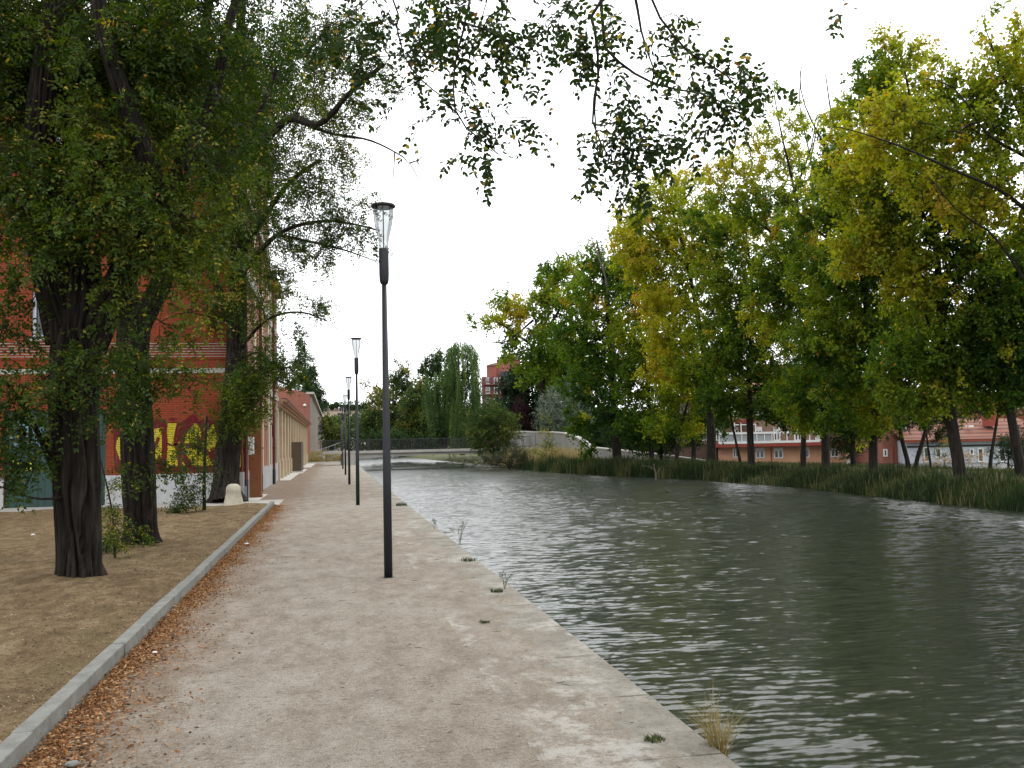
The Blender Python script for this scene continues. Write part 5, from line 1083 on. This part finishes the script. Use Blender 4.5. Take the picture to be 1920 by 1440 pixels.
far('leafy_tree', 'mid green tree between the two poles of foliage left of the willow', 114, [(780, 843), (780, 800), (782, 760)], 2.6, [(785, 735, 24), (772, 765, 26), (790, 790, 30), (765, 815, 28)], (.40, .12, .12, 0), 'poplar', 7)
far('leafy_tree', 'shadowy tree right of the willow under the apartment block', 112, [(905, 842), (905, 800), (905, 770)], 3, [(900, 770, 22), (880, 790, 24), (905, 800, 26), (935, 765, 24), (930, 800, 26), (865, 815, 24)], (.2, .1, .1, 0), 'poplar', 8)
far('leafy_tree', 'low dark tree just behind the footbridge railing at its middle', 98, [(735, 846), (735, 830)], 2, [(720, 825, 20), (750, 828, 20), (780, 830, 18), (700, 828, 18), (805, 832, 18)], (.14, .1, .1, 0), 'poplar', 9)
far('round_shrub', 'rounded olive green shrub at the right end of the footbridge', 80, [(925, 850), (925, 820), (922, 790)], 2, [(920, 775, 28), (900, 790, 26), (945, 790, 28), (925, 810, 36), (895, 820, 24), (955, 815, 22), (920, 836, 24), (945, 838, 20), (900, 840, 16)], (.40, .10, .10, .01), 'poplar', 10, cat='shrub', group='shrubs near the footbridge', lf=.075)
far('round_shrub', 'dark purple-leaved shrub between the olive shrub and the silver tree', 93, [(975, 850), (975, 800), (975, 770)], 2, [(975, 765, 24), (985, 790, 24), (965, 795, 20)], (.4, .2, .2, 0), 'purple', 11, cat='shrub', group='shrubs near the footbridge', lf=.075)
far('silver_tree', 'silvery grey-green olive-like tree above the concrete wall', 86, [(1085, 850), (1080, 800), (1065, 770)], 1.4, [(1075, 735, 26), (1040, 750, 28), (1070, 765, 30), (1030, 775, 26), (1055, 795, 30), (1090, 780, 24), (1020, 800, 20)], (.45, .2, .15, 0), 'silver', 12, group=None, lf=.065)
far('round_shrub', 'small light green shrub growing up before the concrete wall', 69, [(1024, 866), (1024, 850), (1024, 830)], .8, [(1024, 790, 9, .8, 1.6), (1024, 812, 12, .9), (1022, 832, 16, .9), (1035, 845, 14, .6), (1012, 850, 14, .8), (1030, 858, 16, .8)], (.58, .08, .1, 0), 'poplar', 13, cat='shrub', group='shrubs near the footbridge', lf=.06)
far('leafy_tree', 'dark tree filling the gap left of the silver tree', 94, [(1000, 848), (1000, 810), (1000, 780)], 3, [(990, 800, 22), (1020, 760, 30), (1010, 810, 24), (1100, 700, 40), (1090, 740, 36), (1110, 790, 30), (1130, 830, 26)], (.2, .1, .1, 0), 'dark', 14, group='trees behind the concrete wall')
far('leafy_tree', 'shady tree behind the poplars left of the salmon building', 62, [(1240, 862), (1240, 820), (1240, 780)], 4, [(1230, 780, 45), (1180, 790, 40), (1270, 800, 40), (1200, 830, 30), (1250, 835, 28), (1150, 820, 26), (1300, 825, 26), (1320, 790, 34)], (.25, .1, .1, 0), 'poplar', 15, group='shady trees behind the poplars', lf=.085)
far('leafy_tree', 'shady tree behind the poplars between the salmon building and the cottage', 60, [(1600, 862), (1602, 800), (1600, 740)], 4, [(1570, 740, 50), (1620, 720, 50), (1610, 790, 36), (1580, 800, 30), (1660, 740, 42), (1480, 720, 50), (1520, 700, 50), (1440, 750, 36), (1500, 775, 32), (1600, 840, 24), (1550, 785, 36), (1400, 765, 26), (1480, 790, 18), (1570, 830, 20), (1640, 800, 30), (1620, 780, 36)], (.22, .1, .1, 0), 'poplar', 16, group='shady trees behind the poplars', lf=.085)
far('leafy_tree', 'shady tree behind the poplars above the white house', 56, [(1790, 862), (1788, 760), (1790, 700)], 4, [(1780, 700, 50), (1840, 680, 50), (1740, 730, 44), (1810, 745, 34), (1700, 750, 36), (1780, 775, 30), (1900, 720, 44), (1740, 790, 30), (1700, 790, 20), (1775, 805, 20), (1760, 820, 14), (1830, 765, 24), (1900, 765, 22)], (.28, .1, .1, .01), 'poplar', 17, group='shady trees behind the poplars', lf=.085)
far('dark_tree', 'dark bush at the right edge before the white house wall', 45, [(1890, 872), (1890, 850)], 2, [(1885, 845, 26), (1905, 825, 30), (1920, 850, 28)], (.3, .1, .1, 0), 'dark', 18, group=None, cat='bush', lf=.07)
far('bramble_bush', 'rusty red bramble bush at the foot of the white house wall', 48, [(1785, 872), (1785, 866)], 1, [(1760, 866, 10), (1785, 864, 11), (1815, 862, 11), (1840, 862, 9), (1735, 866, 8)], (.93, .05, .06, 0), 'litter', 19, group=None, cat='bush', lf=.06)
far('bramble_bush', 'thin green bramble growing up the white wall between two trunks', 50, [(1770, 872), (1772, 850)], 1, [(1770, 840, 14, .5), (1760, 855, 12, .6), (1790, 852, 10, .4), (1725, 850, 12, .5), (1850, 850, 12, .4)], (.45, .1, .12, .05), 'poplar', 20, group=None, cat='bush', lf=.06)
# ridge trees on the hill
for i, (px_, py_, r_) in enumerate([(611, 759, 5), (630, 760, 5), (622, 763, 3), (642, 764, 3.5), (652, 763, 3), (662, 764, 4), (672, 764, 4), (684, 762, 5), (601, 762, 5)]):
    d_ = 640
    lab = ['leftmost round tree on the far hilltop by the hall roof', 'largest dark round tree on the hilltop between the hall and the lamp posts', 'tiny bush between the two round hilltop trees', 'low bush right of the dark hilltop tree', 'low bush on the hilltop between two lamp posts', 'hilltop bush just left of the second lamp post', 'hilltop bush just right of the second lamp post', 'hilltop tree beside the yellow-topped tree', 'hilltop tree partly hidden by the hall roof'][i]
    bpt = P(px_, 768, d_); r = r_*d_/F
    tree('hilltop_tree', lab, 'tree', 'trees on the hilltop', bpt, [([bpt-[0, 0, 3], bpt, P(px_, py_, d_)], .4, .2)], [(P(px_, py_, d_), (r, r, r*.85), 60)], tint=(.5, .2, .15, 0), sub=6, per=6, lsub=1.0, L_=.8, W_=.7, tipr=.05, seed=300+i, mat='dark', twigmesh=False, trk=6, step=2)
# scrub hedge along the hill ridge and foot
LV = []; LT = []
def scrub(n, fx_, L0, W0, hgt, tint0, tv=.15, kind=4):
    c = fx_(n); c[:, 2] += rng.uniform(0, 1, n)**.8*hgt; D_ = unit(rng.normal(size=c.shape)+[0, 0, .3])
    V_, _, T_ = leaves_mesh(c, D_, rng.normal(size=c.shape), L0*rng.uniform(.6, 1.3, n), W0*rng.uniform(.6, 1.3, n), np.clip(rng.normal(tint0, tv, n), 0, 1)); return V_, T_
def ridge(n):
    x = rng.uniform(-260, 300, n); h = hz(x, np.full(n, 662.)); return np.stack([x, 655+rng.uniform(-6, 10, n), h-.5+1.2*np.sin(x*.13)], 1)
V_, T_ = scrub(9000, ridge, 1.1, 1.0, 3.6, .4)
tag(link('scrub_hedge', mesh_poly('scrub_hedge', V_, 4, attr={'tint': T_}), M['dark']), 'thin dark scrub along the top of the distant hill', 'scrub', kind='stuff')
def foot(n):
    x = rng.uniform(-150, 200, n); return np.stack([x, 330+rng.uniform(-14, 20, n), -1+1.8*np.sin(x*.21)+1.5*np.sin(x*.53+1)], 1)
V_, T_ = scrub(36000, foot, .8, .75, 12.0, .3)
tag(link('woodland', mesh_poly('woodland', V_, 4, attr={'tint': T_}), M['distant']), 'far band of woodland closing the view between hill and canal', 'woodland', kind='stuff')

def back(n):
    x = rng.uniform(-2, 130, n); return np.stack([x, 175+.5*np.abs(x-20)*0+rng.uniform(-8, 12, n), -1.4+1.6*np.sin(x*.31)*rng.uniform(0, 1, n)], 1)
V_, T_ = scrub(60000, back, .5, .45, 8.5, .22)
tag(link('woodland', mesh_poly('woodland', V_, 4, attr={'tint': T_}), M['distant']), 'dark thicket behind the willow and the poplars', 'woodland', kind='stuff')
def back2(n):
    x = rng.uniform(24, 70, n); return np.stack([x, 96-.35*(x-24)+rng.uniform(-3, 3, n), -1.4+1.2*np.sin(x*.5)*rng.uniform(0, 1, n)], 1)
V_, T_ = scrub(30000, back2, .28, .25, 5.2, .2)
tag(link('hedge', mesh_poly('hedge', V_, 4, attr={'tint': T_}), M['distant']), 'dark overgrown hedge on the low ground behind the far bank', 'hedge', kind='stuff')
# ------------------------------------------------------------------ reeds and grasses
def blades(base, h, w, lean, tint, seg=3, curve=.35):
    n = len(base); az = rng.uniform(0, 2*np.pi, n); ld = np.stack([np.cos(az), np.sin(az), np.zeros(n)], 1)*lean[:, None]
    fa = rng.uniform(0, 2*np.pi, n); sd = np.stack([np.cos(fa), np.sin(fa), np.zeros(n)], 1)
    Vs = []
    for i in range(seg+1):
        t = i/seg; c = base+np.stack([np.zeros(n), np.zeros(n), h*t*(1-.15*t)], 1)+ld*(h*t*t)[:, None]*curve*2; ww = (w*(1-t**1.6)*.5+.0006)[:, None]
        Vs += [c-sd*ww, c+sd*ww]
    V_ = np.stack(Vs, 1); k_ = 2*(seg+1); idx = np.array([(2*i, 2*i+1, 2*i+3, 2*i+2) for i in range(seg)])[None]+(np.arange(n)*k_)[:, None, None]
    return V_.reshape(-1, 3), idx.reshape(-1, 4), np.repeat(tint, k_)
def grassobj(name, parts, mat):
    V_ = []; I_ = []; T_ = []; n = 0
    for a, b_, c in parts: V_.append(a); I_.append(b_+n); T_.append(c); n += len(a)
    return link(name, mesh_poly(name, np.vstack(V_), 4, idx=np.vstack(I_), attr={'tint': np.clip(np.concatenate(T_), 0, 1)}), mat)
# reed belt along the far waterline
n = 60000; yy = rng.uniform(14, 79, n); yy = yy[(yy < 62) | (rng.uniform(size=n) < .6)]
n = len(yy); dens = .5+.5*np.sin(yy*1.7)*np.sin(yy*.63+1); off = rng.uniform(-.35, 1.5, n)**1.0; keep = rng.uniform(size=n) < .5+.5*dens; yy, off, dens = yy[keep], off[keep], dens[keep]; n = len(yy)
zz = np.interp(off, [o for o, _ in offs], [z for _, z in offs]); base = np.stack([bank_at(yy)+off, yy, np.maximum(zz, WZ-.1)-.03], 1)
hh = rng.uniform(.25, .72, n)*(.60+.35*dens+.6*np.clip((yy-43)/5, 0, 1)+.35*np.clip(np.sin(yy*.9+2)*np.sin(yy*.37), 0, 1)+.25*(rng.uniform(size=n) < .04))*np.where(off < .4, 1.15, .85); tt = np.clip(.33+.34*np.sin(yy*.8)*np.sin(yy*2.1+off)+rng.normal(0, .15, n), 0, 1); tt[rng.uniform(size=n) < .05+.14*np.clip(np.sin(yy*1.3+1), 0, 1)] = .92
parts = [blades(base, hh, rng.uniform(.014, .034, n), rng.uniform(.03, .4, n), tt)]
o = grassobj('reeds', parts, M['reed']); tag(o, 'dense dark green reeds along the far waterline', 'reeds', kind='stuff')
# grass on the bank top behind the reeds
n = 42000; yy = rng.uniform(16, 95, n); off = rng.uniform(1.2, 9.5, n); zz = np.interp(off, [o for o, _ in offs], [z for _, z in offs]); base = np.stack([bank_at(yy)+off, yy, zz-.03], 1)
tt = np.clip(.5+.2*np.sin(yy*.5+off)+rng.normal(0, .15, n), 0, 1); tt[rng.uniform(size=n) < .1] = .9
o = grassobj('bank_grass', [blades(base, rng.uniform(.1, .34, n), rng.uniform(.012, .03, n), rng.uniform(.1, .6, n), tt, 2)], M['reed']); tag(o, 'rough grass on top of the far bank', 'grass', kind='stuff')
# tall dry grass and grey-green shrub by the bridge
n = 9000; c0 = G(940, 872, WZ); yy = rng.uniform(66, 84, n); off = rng.uniform(-.3, 3.2, n)
base = np.stack([bank_at(yy)+off+.5-np.clip((yy-70)/14, 0, 1)*1.6, yy, np.full(n, -.2)], 1)
o = grassobj('dry_grass', [blades(base, rng.uniform(.9, 1.9, n), rng.uniform(.012, .03, n), rng.uniform(.1, .5, n), rng.uniform(.2, 1, n))], M['straw']); tag(o, 'tall straw-coloured grass at the far end of the footbridge', 'grass', kind='stuff')
far('grey_shrub', 'dense grey-green shrub spilling to the water below the dry grass', 74, [(955, 872), (955, 862)], 1.5, [(935, 860, 15), (962, 852, 20), (982, 855, 18), (910, 862, 14), (888, 866, 10), (868, 867, 8), (960, 868, 14), (990, 866, 11), (850, 869, 6), (925, 866, 12)], (.4, .2, .15, 0), 'greygreen', 21, dens=1.6, group=None, cat='shrub', lf=.05)
# plants on the rubble beyond the path
n = 9000; base = np.stack([rng.uniform(-3.2, 1.4, n), rng.uniform(98.3, 106, n), np.zeros(n)], 1); m_ = (np.sin(base[:, 0]*2.1)+np.sin(base[:, 1]*1.3+base[:, 0])) > -.3; base = base[m_]; n = len(base); base[:, 2] = tz(base[:, 0], base[:, 1])
o = grassobj('weeds', [blades(base, rng.uniform(.2, .9, n), rng.uniform(.02, .04, n), rng.uniform(.1, .6, n), rng.uniform(0, .9, n))], M['straw']); tag(o, 'dry weeds on the rubble past the end of the path', 'weeds', kind='stuff')
far('weed_bush', 'olive weed bush on the rubble left of the lamp post row', 101, [(632, 868), (632, 862)], .6, [(632, 858, 9), (626, 862, 7), (640, 861, 6)], (.55, .1, .1, 0), 'poplar', 22, group=None, cat='bush', lf=.045)
far('weed_bush', 'rusty brown weed bush on the rubble at the foot of the hall', 102, [(592, 868), (592, 862)], .6, [(590, 856, 8), (600, 858, 7), (583, 860, 6), (612, 861, 6)], (.93, .1, .08, 0), 'poplar', 23, group=None, cat='bush', lf=.045)
mb = MB()
for k_ in range(60):
    x_, y_, s_ = rng.uniform(-2.6, 1.0), rng.uniform(98.4, 104), rng.uniform(.08, .3); z_ = float(tz(np.array([x_]), np.array([y_]))[0])
    q = [(x_+s_*math.cos(t_)*rng.uniform(.7, 1.2), y_+s_*math.sin(t_)*rng.uniform(.7, 1.2), z_-.03) for t_ in np.linspace(0, 5.2, 6)]; mb.prism(q, (rng.normal(0, .05), 0, s_*rng.uniform(.5, .9)))
o = mb.build('rubble', M['concrete_light']); tag(o, 'pale broken stones scattered past the end of the path', 'rubble', kind='stuff')

# ------------------------------------------------------------------ weeds along the quay
def tuft(name, label, px, py, n, h, w, mat, tv, lean=(.3, 1.6), rad=.06, z=0., cat='weed', group='weeds along the quay edge', loc=None, stems=0):
    c = G(px, py, z) if loc is None else np.array(loc); a = rng.uniform(0, 6.28, n); r = rad*np.sqrt(rng.uniform(0, 1, n)); base = np.stack([c[0]+r*np.cos(a), c[1]+r*np.sin(a), np.full(n, c[2]-.005)], 1)
    V_, I_, T_ = blades(base, rng.uniform(h*.5, h*1.1, n), rng.uniform(w*.6, w*1.3, n), rng.uniform(lean[0], lean[1], n), np.clip(rng.normal(tv, .15, n), 0, 1))
    V_ = V_-c; o = link(name, mesh_poly(name, V_, 4, idx=I_, attr={'tint': T_}), M[mat]); o.location = tuple(c); tag(o, label, cat, group); return o
M['bark_straw'] = M['straw']
def bushy(name, label, px, py, h, seed, mat='reed', n=5, tint=.45, group='weeds along the quay edge', z=0., L_=.022):
    c = G(px, py, z); ps = []
    r_ = np.random.default_rng(seed)
    for i in range(n):
        a = r_.uniform(0, 6.28); l = r_.uniform(.1, .5)*h; ps.append(([c-[0, 0, .01], c+[l*.4*math.cos(a), l*.4*math.sin(a), h*.5], c+[l*math.cos(a), l*math.sin(a), h*r_.uniform(.7, 1)]], .003, .0015))
    tree(name, label, 'weed', group, c, ps, [(c+[0, 0, h*.65], (h*.4, h*.4, h*.35), 9)], tint=(tint, .15, .12, 0), sub=3, per=4, lsub=h*.16, L_=L_, W_=L_*.35, tipr=.0012, mat=mat, bark='bark_straw', seed=seed, trk=5, flare=0, step=.05)

bushy('quay_weed', 'tallest feathery weed growing on the quay edge beside the nearest lamp post', 862, 1020, .42, 50, n=7)
bushy('quay_weed', 'small weed on the quay edge just behind the tallest feathery one', 815, 992, .2, 51, n=4)
bushy('quay_weed', 'leafy weed standing on the quay edge right of the nearest lamp base', 946, 1104, .20, 52, n=4)
tuft('grass_tuft', 'flat green tuft on the quay edge just before the feathery weed', 878, 1052, 70, .07, .010, 'reed', .45, rad=.10)
tuft('grass_tuft', 'small green tuft at the foot of the leafy quay weed', 932, 1110, 60, .06, .010, 'reed', .42, rad=.07)
tuft('grass_tuft', 'small dark green tuft alone in the gravel right of the path centre', 907, 1168, 50, .035, .009, 'reed', .4, rad=.05)
tuft('grass_tuft', 'green grass tuft on the pale quay stone nearest the viewer', 1226, 1388, 150, .035, .005, 'reed', .62, rad=.055, lean=(.3, 1.5))
tuft('grass_tuft', 'tiny green tuft on the quay edge far along the path', 753, 948, 60, .12, .02, 'reed', .4, rad=.18)
tuft('dry_tuft', 'tuft of dry golden grass growing from the quay wall over the water', 0, 0, 170, .44, .0034, 'straw', .42, lean=(.05, .95), rad=.04, loc=(QX+.03, 4.72, -.12), cat='grass', group=None)
# ------------------------------------------------------------------ litter
n = 46000; yy = 3.2+24*rng.uniform(0, 1, n)**1.25; dens = .35+.65*np.clip(.5+.5*np.sin(yy*2.3+1)+.4*np.sin(yy*5.1), 0, 1)
off = np.where(rng.uniform(size=n) < .8, np.abs(rng.normal(0, .125, n)), rng.exponential(.25, n))*(.45+dens); keep = (off < .9) & (rng.uniform(size=n) < .45+.55*dens); yy, off = yy[keep], off[keep]; n = len(yy)
pos = np.stack([KX-.004*(yy-5)+.012+off, yy, .004+.035*np.exp(-off/.10)*rng.uniform(.1, 1, n)], 1)
V_, _, T_ = leaves_mesh(pos, unit(rng.normal(size=(n, 3))*[1, 1, .25]), rng.normal(size=(n, 3))*.55+[0, 0, 1], rng.uniform(.014, .038, n), rng.uniform(.008, .018, n), np.clip(rng.normal(.5, .28, n), 0, 1))
o = link('fallen_leaves', mesh_poly('fallen_leaves', V_, 4, attr={'tint': T_}), M['litter']); tag(o, 'drift of orange-brown fallen leaves lying along the granite kerb', 'leaves', kind='stuff')
n = 60000; yy = 3+24*rng.uniform(0, 1, n)**1.6; xx = np.where(rng.uniform(size=n) < .6, rng.uniform(KX+.05, QX, n), KX+rng.exponential(.9, n)); k_ = xx < QX-.02; xx, yy = xx[k_], yy[k_]; n = len(xx)
pos = np.stack([xx, yy, np.full(n, .004)], 1)
V_, _, T_ = leaves_mesh(pos, unit(rng.normal(size=(n, 3))*[1, 1, .12]), rng.normal(size=(n, 3))*.3+[0, 0, 1], rng.uniform(.004, .010, n)*np.where(rng.uniform(size=n) < .06, 2.4, 1), rng.uniform(.002, .005, n), np.clip(rng.normal(.3, .25, n), 0, 1))
o = link('path_debris', mesh_poly('path_debris', V_, 4, attr={'tint': T_}), M['debris']); tag(o, 'fine dry leaf bits and grit scattered over the gravel path', 'debris', kind='stuff')
n = 40000; yy = 4+22*rng.uniform(0, 1, n)**1.3; xx = KX-.12-rng.exponential(2.2, n); pos = np.stack([xx, yy, bedz(xx, yy)+.004], 1); k_ = xx > -12; pos = pos[k_]; n = len(pos)
V_, _, T_ = leaves_mesh(pos, unit(rng.normal(size=(n, 3))*[1, 1, .15]), rng.normal(size=(n, 3))*.4+[0, 0, 1], rng.uniform(.007, .028, n), rng.uniform(.003, .010, n), np.clip(rng.normal(.45, .3, n), 0, 1))
o = link('bed_debris', mesh_poly('bed_debris', V_, 4, attr={'tint': T_}), M['debris']); tag(o, 'dead leaf fragments strewn on the sandy tree bed', 'debris', kind='stuff')
# twigs on the path: small stuff
TVv = []; TIi = []; nn_ = 0
for k_ in range(260):
    y_ = 3.5+14*rng.uniform()**1.5; x_ = rng.uniform(-1.5, 1.7); a = rng.uniform(0, 3.14); l = rng.uniform(.015, .075); z_ = .006
    if k_ > 150: x_ = KX-.3-rng.exponential(1.5); z_ = float(bedz(np.array([x_]), np.array([y_]))[0])+.008; l *= 1.6
    d_ = np.array([math.cos(a), math.sin(a), 0])*l/2; bnd = np.array([-d_[1], d_[0], 0])*rng.uniform(-.4, .4); c_ = np.array([x_, y_, z_])
    A_ = np.array([c_-d_, c_+bnd]); B_ = np.array([c_+bnd, c_+d_]); V_, I_ = frusta(A_, B_, np.array([.0017, .0017]), np.array([.0017, .001]), 4); TVv.append(V_); TIi.append(I_+nn_); nn_ += len(V_)
o = link('twigs', mesh_poly('twigs', np.vstack(TVv), 4, idx=np.vstack(TIi)), M['bark_dark']); tag(o, 'small dark twigs scattered on gravel and soil', 'twigs', kind='stuff')
# pebbles: white pieces by the kerb
for i, (px_, py_, z_, lab) in enumerate([(290, 1226, 0, 'white pebble lying in the leaf drift by the kerb'), (462, 1021, 0, 'white paper scrap in the leaves near the far end of the kerb'), (136, 1438, 0, 'round grey stone in the leaf drift at the bottom edge'), (62, 1004, .1, 'white scrap on the sandy bed left of the nearest trunk')]):
    c = G(px_, py_, z_); mb = MB(); s_ = [.016, .03, .03, .03][i]
    mb.lathe([(.2*s_, -.3*s_), (.9*s_, -.1*s_), (s_, .2*s_), (.6*s_, .6*s_), (0, .7*s_)], k=9, capt=False); mb.v = [(v[0]*1.4, v[1]*(1+.3*math.sin(5*v[0]/s_)), v[2]+.01) for v in mb.v]
    o = mb.build('pebble', M['white'] if i != 2 else M['granite'], None, smooth=True); o.location = tuple(c); tag(o, lab, 'pebble', None)

# ------------------------------------------------------------------ ducks
def duck(px, py, lab, hd=1, s=.6):
    c = G(px, py, WZ); r = empty('duck', c, rng.uniform(-.5, .5)+(0 if hd > 0 else math.pi)); tag(r, lab, 'duck', 'ducks on the water')
    mb = MB()
    mb.tube([(-.27*s, 0, .10*s), (-.2*s, 0, .07*s), (-.1*s, 0, .05*s), (.05*s, 0, .05*s), (.15*s, 0, .07*s), (.20*s, 0, .13*s), (.215*s, 0, .20*s), (.225*s, 0, .245*s), (.25*s, 0, .27*s), (.28*s, 0, .262*s)], [.01*s, .05*s, .085*s, .095*s, .075*s, .042*s, .032*s, .038*s, .036*s, .02*s], 10); mb.build('body', M['duck'], r, False, True)
    mb = MB(); mb.tube([(.275*s, 0, .258*s), (.335*s, 0, .248*s)], [.014*s, .010*s], 6); mb.build('bill', M['billm'], r, False, True)
M['duck'] = nmat('brown_feathers', (.045, .035, .028), (.12, .10, .08), 18, .7); M['billm'] = flat('dull_yellow_bill', (.3, .2, .05))
for a in [(733, 879, 'leftmost duck swimming below the footbridge', 1), (806, 879, 'middle duck swimming below the footbridge', -1), (823, 879, 'rightmost duck of the group below the footbridge', 1), (706, 861, 'tiny duck under the footbridge span', 1), (1253, 923, 'lone dark duck swimming before the reeds on the right bank', -1), (1318, 932, 'small dark duck right of the lone one near the reeds', 1)]: duck(*a[:3], hd=a[3])
# dead pale branch in the reeds
b = G(1230, 900, WZ)
tree('dead_branch', 'pale broken branch sticking out of the water at the reeds', 'branch', None, b, [([b-[0, 0, .2], b+[0, 0, .25], b+[-.05, 0, .55], b+[-.1, 0, .85]], .05, .02), ([b+[0, 0, .5], b+[-.3, 0, .7], b+[-.7, .1, .75]], .02, .01), ([b+[0, 0, .3], b+[.3, 0, .5], b+[.4, .1, .7]], .02, .008)], [], bark='bark_pale', mat='dark', seed=60, flare=0)

# ------------------------------------------------------------------ light, world, camera
w = bpy.data.worlds.new('World'); sc.world = w; w.use_nodes = True; nt = w.node_tree; bg = nt.nodes['Background']
SE, SR = math.radians(48), math.radians(60)
sky = N(nt, 'ShaderNodeTexSky', sky_type='NISHITA'); sky.sun_disc = False; sky.sun_elevation = SE; sky.sun_rotation = SR; sky.dust_density = 4
tc = N(nt, 'ShaderNodeTexCoord'); sp = N(nt, 'ShaderNodeSeparateXYZ'); L(nt, tc.outputs['Generated'], sp.inputs[0])
up = mth(nt, 'MAXIMUM', sp.outputs[2], 0.)
grad = mth(nt, 'ADD', 22.0, mth(nt, 'MULTIPLY', up, -1.0))
cn_ = noise(nt, tc.outputs['Generated'], 2.2, 5, .55, .4); grad = mth(nt, 'MULTIPLY', grad, mth(nt, 'ADD', .88, mth(nt, 'MULTIPLY', cn_, .24)))
cc = N(nt, 'ShaderNodeVectorMath', operation='SCALE'); cc.inputs[0].default_value = (.965, .985, 1.0); L(nt, grad, cc.inputs['Scale'])
mx = mixc(nt, .90, sky.outputs[0], cc.outputs[0]); L(nt, mx, bg.inputs['Color']); bg.inputs['Strength'].default_value = .12
sd = bpy.data.lights.new('sun', 'SUN'); sd.energy = .9; sd.angle = math.radians(14); sd.color = (1, .95, .88); so = bpy.data.objects.new('sun', sd); col.objects.link(so)
dirv = Vector((math.sin(SR)*math.cos(SE), math.cos(SR)*math.cos(SE), math.sin(SE))); so.rotation_euler = dirv.to_track_quat('Z', 'Y').to_euler()
cd = bpy.data.cameras.new('camera'); cam = bpy.data.objects.new('camera', cd); col.objects.link(cam); sc.camera = cam
cd.sensor_width = 36; cd.lens = F/1920*36; cd.clip_start = .05; cd.clip_end = 4000
from mathutils import Matrix
mt = Matrix(((RTV[0], UPV[0], -fwv[0], 0), (RTV[1], UPV[1], -fwv[1], 0), (RTV[2], UPV[2], -fwv[2], 1.6), (0, 0, 0, 1))); cam.matrix_world = mt
sc.view_settings.view_transform = 'Standard'; sc.view_settings.look = 'None'; sc.view_settings.exposure = 0; sc.view_settings.gamma = 1
sc.cycles.max_bounces = 8; sc.cycles.transparent_max_bounces = 12; sc.cycles.diffuse_bounces = 3; sc.cycles.use_denoising = True
